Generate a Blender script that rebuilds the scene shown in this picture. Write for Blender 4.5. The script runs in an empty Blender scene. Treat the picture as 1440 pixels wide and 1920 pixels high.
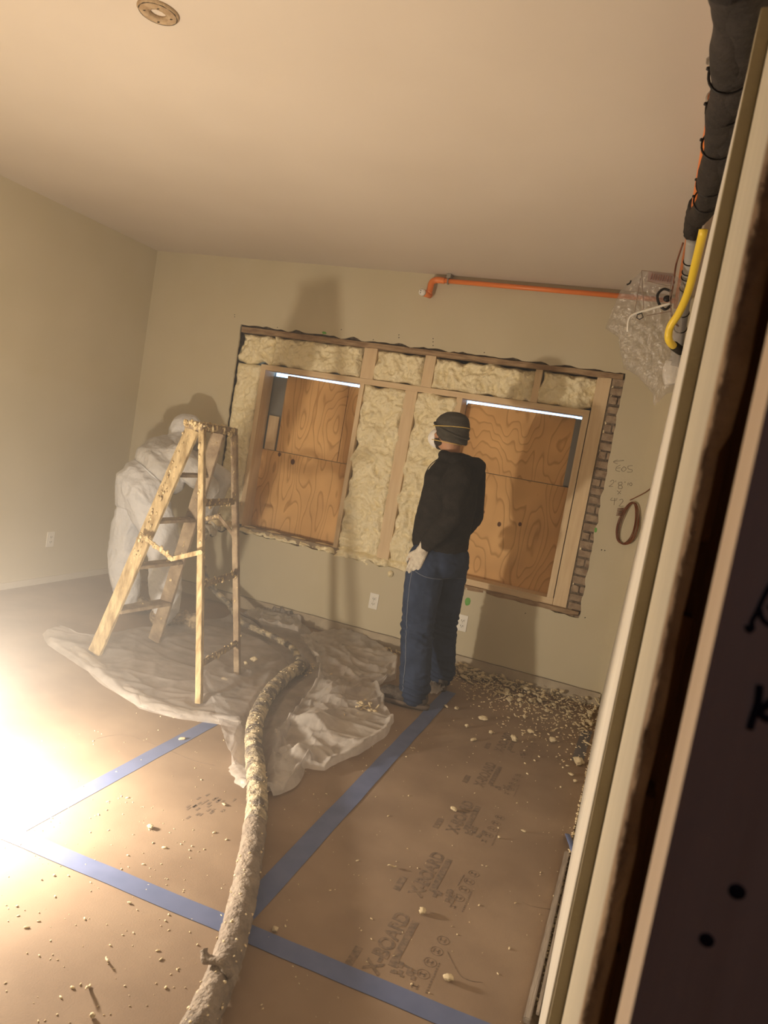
import bpy, bmesh, math, random
from mathutils import Vector, Matrix, noise
random.seed(7)
SC = bpy.context.scene
COL = SC.collection

# ------------------------------------------------------------------ camera
CAMH = 1.5
YAW, PITCH, ROLL, FPX = 0.34585849, 0.09527598, 0.1714012, 1342.72586
f_ = Vector((-math.sin(YAW)*math.cos(PITCH), math.cos(YAW)*math.cos(PITCH), -math.sin(PITCH)))
r0 = Vector((math.cos(YAW), math.sin(YAW), 0)); u0 = r0.cross(f_)
R_ = r0*math.cos(ROLL)+u0*math.sin(ROLL); U_ = -r0*math.sin(ROLL)+u0*math.cos(ROLL)
cam = bpy.data.objects.new('camera', bpy.data.cameras.new('camera')); COL.objects.link(cam)
cam.matrix_world = Matrix(((R_.x, U_.x, -f_.x, 0), (R_.y, U_.y, -f_.y, 0), (R_.z, U_.z, -f_.z, CAMH), (0, 0, 0, 1)))
cam.data.sensor_fit = 'VERTICAL'; cam.data.sensor_height = 32.0; cam.data.sensor_width = 24.0
cam.data.lens = FPX/1920*32.0
cam.data.clip_start = 0.05
cam.data.dof.use_dof = True; cam.data.dof.focus_distance = 4.6; cam.data.dof.aperture_fstop = 6.0
SC.camera = cam

def at(px, py, axis, val):
    """the place in the room seen at a pixel of the photograph, on the plane axis = val"""
    d = f_ + R_*((px-720)/FPX) - U_*((py-960)/FPX)
    i = 'xyz'.index(axis); o = (0, 0, CAMH)[i]
    t = (val-o)/d[i]
    return Vector((0, 0, CAMH)) + d*t

# ------------------------------------------------------------------ world, lights, exposure
W = bpy.data.worlds.new('sky'); SC.world = W; W.use_nodes = True
bg = W.node_tree.nodes['Background']; bg.inputs[0].default_value = (0.36, 0.62, 1.0, 1); bg.inputs[1].default_value = 4.5
SC.view_settings.view_transform = 'Standard'; SC.view_settings.look = 'None'
SC.view_settings.exposure = 0.22; SC.view_settings.gamma = 1.0; SC.view_settings.use_curve_mapping = False

LAMP = Vector((-2.09, 1.73, 0.35))
ld = bpy.data.lights.new('work_lamp', 'POINT'); ld.energy = 150; ld.color = (1.0, 0.84, 0.64); ld.shadow_soft_size = 0.05
lo = bpy.data.objects.new('work_lamp', ld); lo.location = LAMP; COL.objects.link(lo)
lo['kind'] = 'structure'
hl = bpy.data.lights.new('stud_fill', 'AREA'); hl.energy = 1.6; hl.color = (0.78, 0.72, 1.0); hl.size = 0.5  # added cool fill behind the camera for the near stud's shaded face
ho = bpy.data.objects.new('stud_fill', hl); ho.location = (0.3, -1.1, 2.3)
ho.rotation_euler = (math.radians(40), 0, 0); COL.objects.link(ho); ho['kind'] = 'structure'

# ------------------------------------------------------------------ material helpers
def mat(name, col, rough=0.8, col2=None, scale=8.0, bump=0.0, bscale=60.0, metal=0.0, spec=0.35, detail=6.0, lo=0.35, hi=0.65, stretch=None, trans=0.0, coords='Object', bdist=0.01):
    m = bpy.data.materials.new(name); m.use_nodes = True
    nt = m.node_tree; b = nt.nodes['Principled BSDF']
    b.inputs['Roughness'].default_value = rough; b.inputs['Metallic'].default_value = metal
    b.inputs['Specular IOR Level'].default_value = spec
    b.inputs['Base Color'].default_value = (*col, 1)
    tc = nt.nodes.new('ShaderNodeTexCoord'); mp = nt.nodes.new('ShaderNodeMapping')
    nt.links.new(tc.outputs[coords], mp.inputs[0])
    if stretch: mp.inputs['Scale'].default_value = stretch
    if col2:
        n = nt.nodes.new('ShaderNodeTexNoise'); n.inputs['Scale'].default_value = scale; n.inputs['Detail'].default_value = detail
        r = nt.nodes.new('ShaderNodeValToRGB')
        r.color_ramp.elements[0].position = lo; r.color_ramp.elements[0].color = (*col, 1)
        r.color_ramp.elements[1].position = hi; r.color_ramp.elements[1].color = (*col2, 1)
        nt.links.new(mp.outputs[0], n.inputs['Vector']); nt.links.new(n.outputs['Fac'], r.inputs[0]); nt.links.new(r.outputs[0], b.inputs['Base Color'])
    if bump:
        n2 = nt.nodes.new('ShaderNodeTexNoise'); n2.inputs['Scale'].default_value = bscale; n2.inputs['Detail'].default_value = 5
        bp = nt.nodes.new('ShaderNodeBump'); bp.inputs['Strength'].default_value = bump; bp.inputs['Distance'].default_value = bdist
        nt.links.new(mp.outputs[0], n2.inputs['Vector']); nt.links.new(n2.outputs['Fac'], bp.inputs['Height']); nt.links.new(bp.outputs[0], b.inputs['Normal'])
    return m

def film_mat(name, col, fac, rough=0.35, bump=0.4, bscale=25, gloss=.14):
    """translucent polythene: part clear, part milky, with a sheen"""
    m = bpy.data.materials.new(name); m.use_nodes = True; nt = m.node_tree
    for n in list(nt.nodes):
        if n.type != 'OUTPUT_MATERIAL': nt.nodes.remove(n)
    out = [n for n in nt.nodes if n.type == 'OUTPUT_MATERIAL'][0]
    tr = nt.nodes.new('ShaderNodeBsdfTransparent'); tr.inputs[0].default_value = (0.93, 0.92, 0.92, 1)
    di = nt.nodes.new('ShaderNodeBsdfDiffuse'); di.inputs[0].default_value = (*col, 1)
    tl = nt.nodes.new('ShaderNodeBsdfTranslucent'); tl.inputs[0].default_value = (*col, 1)
    gl = nt.nodes.new('ShaderNodeBsdfGlossy'); gl.inputs['Roughness'].default_value = rough; gl.inputs[0].default_value = (0.9, 0.9, 0.9, 1)
    m1 = nt.nodes.new('ShaderNodeMixShader'); m1.inputs[0].default_value = 0.35
    m2 = nt.nodes.new('ShaderNodeMixShader'); m2.inputs[0].default_value = gloss
    m3 = nt.nodes.new('ShaderNodeMixShader')
    nz = nt.nodes.new('ShaderNodeTexNoise'); nz.inputs['Scale'].default_value = 7; nz.inputs['Detail'].default_value = 4
    mr = nt.nodes.new('ShaderNodeMapRange'); mr.inputs[1].default_value = 0.3; mr.inputs[2].default_value = 0.7; mr.inputs[3].default_value = fac*0.75; mr.inputs[4].default_value = min(1, fac*1.3)
    tc = nt.nodes.new('ShaderNodeTexCoord'); nt.links.new(tc.outputs['Object'], nz.inputs['Vector'])
    n2 = nt.nodes.new('ShaderNodeTexNoise'); n2.inputs['Scale'].default_value = bscale; n2.inputs['Detail'].default_value = 3; nt.links.new(tc.outputs['Object'], n2.inputs['Vector'])
    bp = nt.nodes.new('ShaderNodeBump'); bp.inputs['Strength'].default_value = bump; bp.inputs['Distance'].default_value = 0.02
    nt.links.new(n2.outputs['Fac'], bp.inputs['Height']); nt.links.new(bp.outputs[0], gl.inputs['Normal']); nt.links.new(bp.outputs[0], di.inputs['Normal'])
    nt.links.new(nz.outputs['Fac'], mr.inputs[0]); nt.links.new(mr.outputs[0], m3.inputs[0])
    nt.links.new(di.outputs[0], m1.inputs[1]); nt.links.new(tl.outputs[0], m1.inputs[2])
    nt.links.new(m1.outputs[0], m2.inputs[1]); nt.links.new(gl.outputs[0], m2.inputs[2])
    nt.links.new(tr.outputs[0], m3.inputs[1]); nt.links.new(m2.outputs[0], m3.inputs[2]); nt.links.new(m3.outputs[0], out.inputs[0])
    return m

def ply_mat(name, knots, seed):
    """softwood plywood: looping cathedral grain, warm, with dark oval knots at given x,z"""
    m = bpy.data.materials.new(name); m.use_nodes = True; nt = m.node_tree; b = nt.nodes['Principled BSDF']
    b.inputs['Roughness'].default_value = 0.6; b.inputs['Specular IOR Level'].default_value = 0.25
    tc = nt.nodes.new('ShaderNodeTexCoord')
    mp = nt.nodes.new('ShaderNodeMapping'); mp.inputs['Scale'].default_value = (2.6, 1, 0.75); mp.inputs['Location'].default_value = (seed, seed*1.7, seed*.6)
    nt.links.new(tc.outputs['Object'], mp.inputs[0])
    n = nt.nodes.new('ShaderNodeTexNoise'); n.inputs['Scale'].default_value = 1.5; n.inputs['Detail'].default_value = 2.2; n.inputs['Roughness'].default_value = 0.45
    nt.links.new(mp.outputs[0], n.inputs['Vector'])
    mu = nt.nodes.new('ShaderNodeMath'); mu.operation = 'MULTIPLY'; mu.inputs[1].default_value = 17
    fr = nt.nodes.new('ShaderNodeMath'); fr.operation = 'FRACT'
    nt.links.new(n.outputs['Fac'], mu.inputs[0]); nt.links.new(mu.outputs[0], fr.inputs[0])
    r = nt.nodes.new('ShaderNodeValToRGB'); e = r.color_ramp.elements
    e[0].position = 0.0; e[0].color = (0.76, 0.48, 0.215, 1); e[1].position = 1.0; e[1].color = (0.71, 0.44, 0.19, 1)
    x = e.new(0.72); x.color = (0.72, 0.45, 0.20, 1); x = e.new(0.9); x.color = (0.52, 0.29, 0.11, 1)
    nt.links.new(fr.outputs[0], r.inputs[0])
    last = r.outputs[0]
    # broad tone patches
    n3 = nt.nodes.new('ShaderNodeTexNoise'); n3.inputs['Scale'].default_value = 3.0; nt.links.new(tc.outputs['Object'], n3.inputs['Vector'])
    r3 = nt.nodes.new('ShaderNodeValToRGB'); r3.color_ramp.elements[0].position = .3; r3.color_ramp.elements[0].color = (.82, .78, .74, 1); r3.color_ramp.elements[1].position = .7; r3.color_ramp.elements[1].color = (1.08, 1.08, 1.08, 1)
    nt.links.new(n3.outputs['Fac'], r3.inputs[0])
    mx = nt.nodes.new('ShaderNodeMixRGB'); mx.blend_type = 'MULTIPLY'; mx.inputs[0].default_value = 1
    nt.links.new(last, mx.inputs[1]); nt.links.new(r3.outputs[0], mx.inputs[2]); last = mx.outputs[0]
    for (kx, kz, kr) in knots:
        vm = nt.nodes.new('ShaderNodeMapping'); vm.inputs['Location'].default_value = (-kx/kr, 0, -kz/kr*0.8); vm.inputs['Scale'].default_value = (1/kr, 0, 0.8/kr)
        nt.links.new(tc.outputs['Object'], vm.inputs[0])
        ln = nt.nodes.new('ShaderNodeVectorMath'); ln.operation = 'LENGTH'; nt.links.new(vm.outputs[0], ln.inputs[0])
        kc = nt.nodes.new('ShaderNodeValToRGB'); kc.color_ramp.elements[0].position = .75; kc.color_ramp.elements[0].color = (1, 1, 1, 1); kc.color_ramp.elements[1].position = 1.0; kc.color_ramp.elements[1].color = (0, 0, 0, 1)
        nt.links.new(ln.outputs['Value'], kc.inputs[0])
        mk = nt.nodes.new('ShaderNodeMixRGB'); mk.inputs[2].default_value = (0.13, 0.05, 0.02, 1)
        nt.links.new(kc.outputs[0], mk.inputs[0]); nt.links.new(last, mk.inputs[1]); last = mk.outputs[0]
    nt.links.new(last, b.inputs['Base Color'])
    return m

M = {}
M['wall'] = mat('olive_beige_wall_paint', (0.57, 0.51, 0.375), 0.75, (0.60, 0.54, 0.41), 2.2, 0.10, 90, bdist=.002)
M['ceil'] = mat('ceiling_paint', (0.61, 0.54, 0.47), 0.9, (0.64, 0.57, 0.50), 1.5, 0.08, 60, bdist=.002)
M['gyp'] = mat('gypsum_edge', (0.42, 0.36, 0.28), 0.9, (0.2, 0.15, 0.1), 60)
M['board'] = mat('brown_floor_board', (0.255, 0.185, 0.135), 0.78, (0.33, 0.245, 0.18), 3.0, 0.25, 220, detail=9, bdist=.002, spec=.3)
M['subfloor'] = mat('dusty_subfloor', (0.22, 0.17, 0.13), 0.9, (0.4, 0.33, 0.26), 40, 0.4, 90)
M['base'] = mat('grey_wall_base', (0.50, 0.43, 0.33), 0.8, (0.40, 0.33, 0.25), 9, 0.3, 50)
M['pine'] = mat('pine_stud', (0.76, 0.60, 0.40), 0.65, (0.68, 0.51, 0.32), 5, 0.08, 60, stretch=(9, 9, 0.7))
M['pineh'] = mat('pine_plate', (0.76, 0.60, 0.40), 0.65, (0.67, 0.50, 0.31), 5, 0.08, 60, stretch=(0.7, 9, 9))
M['oldwood'] = mat('old_brown_lath', (0.26, 0.16, 0.09), 0.85, (0.44, 0.31, 0.19), 10, 0.5, 50, stretch=(1, 6, 6))
M['foam'] = mat('cream_spray_foam', (0.90, 0.79, 0.52), 0.30, (0.95, 0.86, 0.62), 14, 0.55, 42, spec=0.7, bdist=.03)
M['foamscrap'] = mat('foam_scrap', (0.74, 0.60, 0.38), 0.7, (0.83, 0.72, 0.52), 30, 0.5, 80)
M['brick'] = mat('old_grey_brick', (0.27, 0.19, 0.13), 0.9, (0.42, 0.32, 0.23), 22, 0.8, 60)
M['mortar'] = mat('mortar', (0.10, 0.07, 0.05), 0.95, (0.25, 0.2, 0.15), 40, 0.8, 80)
M['greymetal'] = mat('grey_window_frame', (0.25, 0.26, 0.27), 0.5)
M['tape'] = mat('blue_masking_tape', (0.125, 0.16, 0.30), 0.7, (0.15, 0.185, 0.34), 12, 0.15, 120, bdist=.001)
M['plastic'] = film_mat('milky_poly_sheet', (0.80, 0.78, 0.79), 0.38)
M['plastic2'] = film_mat('bunched_poly_sheet', (0.86, 0.82, 0.80), 0.55)
M['bag'] = film_mat('clear_poly_bag', (0.85, 0.82, 0.80), 0.24, rough=0.16, bump=1.0, bscale=55, gloss=.5)
M['ladder'] = mat('foam_crusted_pale_wood', (0.30, 0.215, 0.11), 0.75, (0.62, 0.50, 0.30), 16, 0.7, 70, stretch=(2, 2, .6))
M['ladderdark'] = mat('dusty_wood_and_sill_shade', (0.22, 0.16, 0.11), 0.8, (0.38, 0.30, 0.21), 14, 0.6, 70)
M['crust'] = mat('dried_foam_crust', (0.46, 0.33, 0.16), 0.5, (0.78, 0.66, 0.42), 26, 0.8, 90, spec=.5)
M['hose'] = mat('tape_wrapped_hose', (0.17, 0.145, 0.13), 0.7, (0.60, 0.51, 0.36), 20, 1.0, 60, detail=10, lo=.40, hi=.62, bdist=.02)
M['hosegrey'] = mat('dusty_hose_wrap', (0.20, 0.165, 0.14), 0.8, (0.32, 0.265, 0.22), 16, 0.9, 60, detail=8, bdist=.015)
M['suit'] = mat('white_coverall', (0.66, 0.68, 0.74), 0.7, (0.74, 0.75, 0.80), 10, 0.5, 28, bdist=.02)
M['suitdirty'] = mat('dusty_coverall_top', (0.48, 0.46, 0.44), 0.75, (0.66, 0.66, 0.68), 7, 0.5, 28, bdist=.02)
M['boot'] = mat('foam_crusted_boot', (0.16, 0.12, 0.09), 0.8, (0.5, 0.4, 0.27), 30, 0.8, 60)
M['hoodie'] = mat('black_hoodie', (0.012, 0.010, 0.009), 0.95, (0.022, 0.018, 0.016), 20, 0.5, 160, spec=.1)
M['jeans'] = mat('blue_jeans', (0.019, 0.030, 0.062), 0.9, (0.034, 0.050, 0.098), 9, 0.5, 240, spec=.1, bdist=.003)
M['seam'] = mat('jeans_stitch', (0.13, 0.15, 0.20), 0.9)
M['knit'] = mat('grey_knit', (0.055, 0.050, 0.042), 0.95, (0.075, 0.068, 0.056), 30, 0.6, 200, spec=.1, bdist=.003)
M['skin'] = mat('skin', (0.42, 0.21, 0.12), 0.55, (0.48, 0.26, 0.16), 12)
M['hair'] = mat('dark_beard', (0.03, 0.018, 0.012), 0.9)
M['mask'] = mat('white_mask', (0.82, 0.80, 0.80), 0.8, bump=.2, bscale=120)
M['strap'] = mat('yellow_elastic', (0.60, 0.42, 0.12), 0.7)
M['glove'] = mat('grey_work_glove', (0.60, 0.56, 0.48), 0.85, (0.45, 0.40, 0.34), 40, 0.5, 150)
M['shoe'] = mat('dark_dusty_shoe', (0.05, 0.038, 0.032), 0.8, (0.10, 0.08, 0.065), 30, 0.4, 90)
M['sole'] = mat('shoe_sole', (0.12, 0.09, 0.07), 0.9)
M['orange'] = mat('orange_pipe', (0.85, 0.24, 0.05), 0.35, (0.78, 0.21, 0.045), 6, spec=.5)
M['steel'] = mat('steel_bracket', (0.45, 0.43, 0.40), 0.4, metal=.8)
M['white'] = mat('white_plastic', (0.80, 0.78, 0.74), 0.35, spec=.5)
M['slot'] = mat('dark_slot', (0.03, 0.025, 0.02), 0.8)
M['duct'] = mat('black_insulation_wrap', (0.025, 0.021, 0.020), 0.8, (0.045, 0.037, 0.035), 12, 0.6, 60)
M['tie'] = mat('black_cable_tie', (0.015, 0.012, 0.012), 0.5)
M['greypipe'] = mat('grey_pipe', (0.42, 0.41, 0.40), 0.5, (0.36, 0.35, 0.34), 10)
M['yellow'] = mat('yellow_hose', (0.85, 0.62, 0.06), 0.4, spec=.5)
M['brownwire'] = mat('brown_cable', (0.20, 0.07, 0.035), 0.5)
M['trimwhite'] = mat('primed_drywall_face', (0.64, 0.60, 0.54), 0.75, (0.58, 0.54, 0.48), 4, 0.3, 40, bdist=.004)
M['olive'] = mat('shaded_drywall_end', (0.42, 0.36, 0.25), 0.8, (0.38, 0.32, 0.21), 8, .2, 60)
M['cream'] = mat('cream_liner', (0.50, 0.445, 0.345), 0.75, (0.55, 0.49, 0.385), 5, .2, 60, stretch=(8, 8, .5))
M['plaster'] = mat('broken_plaster', (0.20, 0.12, 0.07), 0.9, (0.42, 0.29, 0.18), 9, 0.9, 30, bdist=.02)
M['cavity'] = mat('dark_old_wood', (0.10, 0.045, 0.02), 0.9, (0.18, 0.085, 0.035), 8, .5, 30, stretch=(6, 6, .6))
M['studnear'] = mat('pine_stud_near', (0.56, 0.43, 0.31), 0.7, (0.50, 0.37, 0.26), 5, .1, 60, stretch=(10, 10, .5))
M['ink'] = mat('black_marker_ink', (0.008, 0.008, 0.015), 0.6)
M['pencil'] = mat('pencil_mark', (0.20, 0.16, 0.12), 0.8)
M['print'] = mat('brown_print_ink', (0.15, 0.115, 0.095), 0.8, (0.26, 0.19, 0.14), 60)
M['green'] = mat('green_marking_paint', (0.16, 0.42, 0.10), 0.8)
M['greenpale'] = mat('faint_green_smear', (0.44, 0.48, 0.30), 0.8)
M['strip'] = mat('grey_weathered_strip', (0.30, 0.26, 0.23), 0.7, (0.42, 0.37, 0.33), 12, .3, 40, stretch=(6, .6, 6))
M['copperlid'] = mat('dusty_metal_box', (0.42, 0.34, 0.24), 0.7, (0.55, 0.45, 0.33), 25, .5, 60)
M['paper'] = mat('red_print_label', (0.40, 0.22, 0.18), 0.8, (0.62, 0.5, 0.45), 45)
def wood_ply(k, s): return ply_mat('plywood', k, s)

# ------------------------------------------------------------------ mesh helpers
def link(name, bm, m=None, parent=None, smooth=False):
    me = bpy.data.meshes.new(name); bm.normal_update(); bm.to_mesh(me); bm.free()
    o = bpy.data.objects.new(name, me); COL.objects.link(o)
    if m: me.materials.append(m)
    if smooth:
        for p in me.polygons: p.use_smooth = True
    if parent: o.parent = parent; o.matrix_parent_inverse = parent.matrix_world.inverted()
    return o
def tag(o, label=None, cat=None, group=None, kind=None):
    if label: o['label'] = label
    if cat: o['category'] = cat
    if group: o['group'] = group
    if kind: o['kind'] = kind
    return o
def struct(o): o['kind'] = 'structure'; return o
def thing(name, loc, label, cat, group=None):
    o = bpy.data.objects.new(name, None); COL.objects.link(o); o.location = loc; o.empty_display_size = .1
    o.matrix_world = Matrix.Translation(Vector(loc))
    return tag(o, label, cat, group)
def BM(): return bmesh.new()
def box(bm, x0, x1, y0, y1, z0, z1, bev=0):
    r = bmesh.ops.create_cube(bm, size=1)
    for v in r['verts']:
        v.co = Vector(((x0+x1)/2+v.co.x*(x1-x0), (y0+y1)/2+v.co.y*(y1-y0), (z0+z1)/2+v.co.z*(z1-z0)))
    if bev:
        es = list({e for v in r['verts'] for e in v.link_edges})
        bmesh.ops.bevel(bm, geom=es, offset=bev, segments=2, affect='EDGES', profile=.7)
    return bm
def beam(bm, a, b, w, h, up=Vector((0, 0, 1)), bev=0.0):
    """box running from a to b; w measured across (a-b x up), h along up"""
    a = Vector(a); b = Vector(b); d = (b-a).normalized(); s = d.cross(Vector(up)).normalized(); u = s.cross(d)
    vs = []
    for p in (a, b):
        for (i, j) in ((-1, -1), (1, -1), (1, 1), (-1, 1)):
            vs.append(bm.verts.new(p+s*(i*w/2)+u*(j*h/2)))
    fs = [bm.faces.new(vs[0:4][::-1]), bm.faces.new(vs[4:8])]
    for k in range(4): fs.append(bm.faces.new((vs[k], vs[(k+1) % 4], vs[4+(k+1) % 4], vs[4+k])))
    if bev:
        bmesh.ops.bevel(bm, geom=list({e for f in fs for e in f.edges}), offset=bev, segments=2, affect='EDGES')
    return bm
def smoothpath(pts, n=8):
    P = [Vector(p) for p in pts]; out = []
    for i in range(len(P)-1):
        p0 = P[max(i-1, 0)]; p1 = P[i]; p2 = P[i+1]; p3 = P[min(i+2, len(P)-1)]
        for k in range(n):
            t = k/n
            out.append(.5*((2*p1)+(p2-p0)*t+(2*p0-5*p1+4*p2-p3)*t*t+(3*p1-p0-3*p2+p3)*t**3))
    out.append(P[-1]); return out
def tube(bm, pts, rad, seg=10, cap=True, disp=None, closed=False, flat=None):
    """tube along points; rad a number or function(i/n); disp(s, ang) adds to the radius"""
    P = [Vector(p) for p in pts]; n = len(P); rings = []; up = Vector((0, 0, 1)); prev = None; L = 0
    for i, p in enumerate(P):
        if closed: d = (P[(i+1) % n]-P[i-1]).normalized()
        else: d = (P[min(i+1, n-1)]-P[max(i-1, 0)]).normalized()
        if i: L += (P[i]-P[i-1]).length
        if prev is None:
            s = d.cross(up)
            if s.length < .1: s = d.cross(Vector((1, 0, 0)))
        else: s = prev-d*prev.dot(d)
        s.normalize(); prev = s; t = s.cross(d)
        r = rad(i/(n-1)) if callable(rad) else rad
        ring = []
        for k in range(seg):
            a = 2*math.pi*k/seg; rr = r+(disp(L, a) if disp else 0)
            ring.append(bm.verts.new(p+s*(math.cos(a)*rr)+t*(math.sin(a)*rr*(flat or 1))))
        rings.append(ring)
    m = n if closed else n-1
    for i in range(m):
        A = rings[i]; B = rings[(i+1) % n]
        for k in range(seg): bm.faces.new((A[k], A[(k+1) % seg], B[(k+1) % seg], B[k]))
    if cap and not closed:
        bm.faces.new(rings[0][::-1]); bm.faces.new(rings[-1])
    return bm
def ell(bm, c, r, rot=None, sub=3):
    m = Matrix.Translation(Vector(c)) @ (rot.to_4x4() if rot else Matrix.Identity(4)) @ Matrix.Diagonal((*r, 1))
    bmesh.ops.create_icosphere(bm, subdivisions=sub, radius=1, matrix=m); return bm
def caps(bm, a, b, ra, rb):
    a = Vector(a); b = Vector(b)
    ell(bm, a, (ra,)*3, sub=2); ell(bm, b, (rb,)*3, sub=2)
    tube(bm, [a, b], lambda t: ra+(rb-ra)*t, 16)
def chain(bm, pts):
    for p, q in zip(pts, pts[1:]): caps(bm, p[:3], q[:3], p[3], q[3])
def loft(bm, secs, seg=28):
    """secs: (centre, side vector*radius, forward vector*radius)"""
    rings = []
    for c, s, fw in secs:
        c = Vector(c); s = Vector(s); fw = Vector(fw)
        rings.append([bm.verts.new(c+s*math.cos(2*math.pi*k/seg)+fw*math.sin(2*math.pi*k/seg)) for k in range(seg)])
    for A, B in zip(rings, rings[1:]):
        for k in range(seg): bm.faces.new((A[k], A[(k+1) % seg], B[(k+1) % seg], B[k]))
    bm.faces.new(rings[0][::-1]); bm.faces.new(rings[-1]); bmesh.ops.recalc_face_normals(bm, faces=bm.faces[:]); return bm
def fuse(name, bm, m, parent, voxel=.008, smooth=4, disp=None, cut=None):
    """fuse overlapping shapes into one continuous skin"""
    bmesh.ops.recalc_face_normals(bm, faces=bm.faces[:])
    o = link(name, bm, None)
    r = o.modifiers.new('r', 'REMESH'); r.mode = 'VOXEL'; r.voxel_size = voxel
    s = o.modifiers.new('s', 'SMOOTH'); s.iterations = smooth; s.factor = .5
    dg = bpy.context.evaluated_depsgraph_get(); dg.update()
    me = bpy.data.meshes.new_from_object(o.evaluated_get(dg)); me.name = name
    bpy.data.objects.remove(o)
    b2 = bmesh.new(); b2.from_mesh(me); b2.normal_update()
    if disp:
        mv = [(v, v.normal*disp(v.co, v.normal)) for v in b2.verts]
        for v, d in mv: v.co += d
    return link(name, b2, m, parent, True)
def fold(scale, amp, sx=1, sy=1, sz=1, seed=0):
    def g(co, n):
        p = Vector((co.x*sx*scale+seed, co.y*sy*scale, co.z*sz*scale))
        w = noise.noise_vector(p*.5)*.8
        v = noise.noise(p+w); return amp*((1-abs(v)*2.4)-.45)
    return g
def blade_curve(name, outer, holes, thick, m, origin, ax, ay, parent=None):
    """flat plate with holes: outlines in 2D, placed at origin with axes ax, ay, thickness along ax x ay"""
    cu = bpy.data.curves.new(name, 'CURVE'); cu.dimensions = '2D'; cu.fill_mode = 'BOTH'; cu.extrude = thick/2
    for pl in [outer]+holes:
        s = cu.splines.new('POLY'); s.points.add(len(pl)-1)
        for i, (x, y) in enumerate(pl): s.points[i].co = (x, y, 0, 1)
        s.use_cyclic_u = True
    o = bpy.data.objects.new(name, cu); COL.objects.link(o)
    dg = bpy.context.evaluated_depsgraph_get(); dg.update()
    me = bpy.data.meshes.new_from_object(o.evaluated_get(dg)); bpy.data.objects.remove(o)
    ax = Vector(ax); ay = Vector(ay); az = ax.cross(ay); og = Vector(origin)
    b = bmesh.new(); b.from_mesh(me); bpy.data.meshes.remove(me)
    for v in b.verts: v.co = og+ax*v.co.x+ay*v.co.y+az*(v.co.z-thick/2)
    return link(name, b, m, parent)
def text_mesh(txt, size, m, origin, ax, ay, name, parent, bold=0.0):
    cu = bpy.data.curves.new('t', 'FONT'); cu.body = txt; cu.size = size; cu.offset = bold; cu.extrude = .0002
    o = bpy.data.objects.new('t', cu); COL.objects.link(o)
    dg = bpy.context.evaluated_depsgraph_get(); dg.update()
    me = bpy.data.meshes.new_from_object(o.evaluated_get(dg)); bpy.data.objects.remove(o)
    ax = Vector(ax); ay = Vector(ay); az = ax.cross(ay); og = Vector(origin)
    b = bmesh.new(); b.from_mesh(me); bpy.data.meshes.remove(me)
    for v in b.verts: v.co = og+ax*v.co.x+ay*v.co.y+az*v.co.z
    return link(name, b, m, parent)
def jag(a, b, n, amp, seed, ends=True):
    out = []
    for i in range(n+1):
        t = i/n; x = a[0]+(b[0]-a[0])*t; y = a[1]+(b[1]-a[1])*t
        dx, dy = b[0]-a[0], b[1]-a[1]; l = math.hypot(dx, dy); nx, ny = -dy/l, dx/l
        k = noise.noise(Vector((t*n*.35, seed, 0)))*amp*1.6+noise.noise(Vector((t*n*1.1, seed, 5)))*amp*.6
        if i in (0, n): k = 0
        out.append((x+nx*k, y+ny*k))
    return out

D = 4.97; H = 2.74; XL = -4.15
# ================================================================== ROOM
def xw(y, z):   # the right wall is slightly out of true
    near = .0115+.003*(z-1.5); far = -.006+.0225*(z-1.5)
    t = (y-1.14)/(D-1.14); return near+(far-near)*t

bm = BM(); box(bm, XL-.2, .6, -1.7, D+.3, -.12, -.004); struct(link('floor', bm, M['subfloor']))
M['hall'] = mat('dark_low_bounce_hall', (0.035, 0.03, 0.032), 0.9)  # unseen hall surfaces kept dark so little light bounces onto the near stud
bm = BM(); box(bm, XL, -1.35, .50, .64, 0, H); box(bm, -1.35, .45, .50, .64, 2.42, H); struct(link('wall_near', bm, M['wall']))
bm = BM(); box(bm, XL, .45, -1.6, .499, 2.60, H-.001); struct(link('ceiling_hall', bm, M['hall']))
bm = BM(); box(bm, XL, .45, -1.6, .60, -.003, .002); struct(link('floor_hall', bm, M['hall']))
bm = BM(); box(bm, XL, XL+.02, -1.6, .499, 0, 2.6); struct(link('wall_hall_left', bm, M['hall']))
bm = BM(); box(bm, XL-.2, .6, -1.7, D+.3, H, H+.12); struct(link('ceiling', bm, M['ceil']))
bm = BM(); box(bm, XL-.15, XL, -1.7, D+.3, -.05, H+.05); struct(link('wall_left', bm, M['wall']))
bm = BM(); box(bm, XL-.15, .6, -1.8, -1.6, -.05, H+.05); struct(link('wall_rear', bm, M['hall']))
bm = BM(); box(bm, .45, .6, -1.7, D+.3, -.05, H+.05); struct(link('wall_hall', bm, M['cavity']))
# back wall: painted drywall with the ragged cut-out
outer = [(XL-.05, 0), (.3, 0), (.3, H), (XL-.05, H)]
hole = jag((-3.235, .60), (-3.25, 2.228), 60, .009, 3)[:-1] + jag((-3.25, 2.228), (-.300, 2.212), 90, .014, 9)[:-1] + \
       jag((-.300, 2.212), (-.284, .56), 60, .009, 15)[:-1] + jag((-.284, .56), (-1.35, .60), 34, .020, 21)[:-1] + jag((-1.35, .60), (-3.235, .60), 60, .020, 27)[:-1]
wb = blade_curve('wall_back', outer, [hole], .016, M['wall'], (0, D+.0165, 0), (1, 0, 0), (0, 0, 1)); struct(wb)
# blade thickness points to -Y from origin plane; keep front at D
ys = [v.co.y for v in wb.data.vertices]; dy = D-min(ys)
for v in wb.data.vertices: v.co.y += dy
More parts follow.
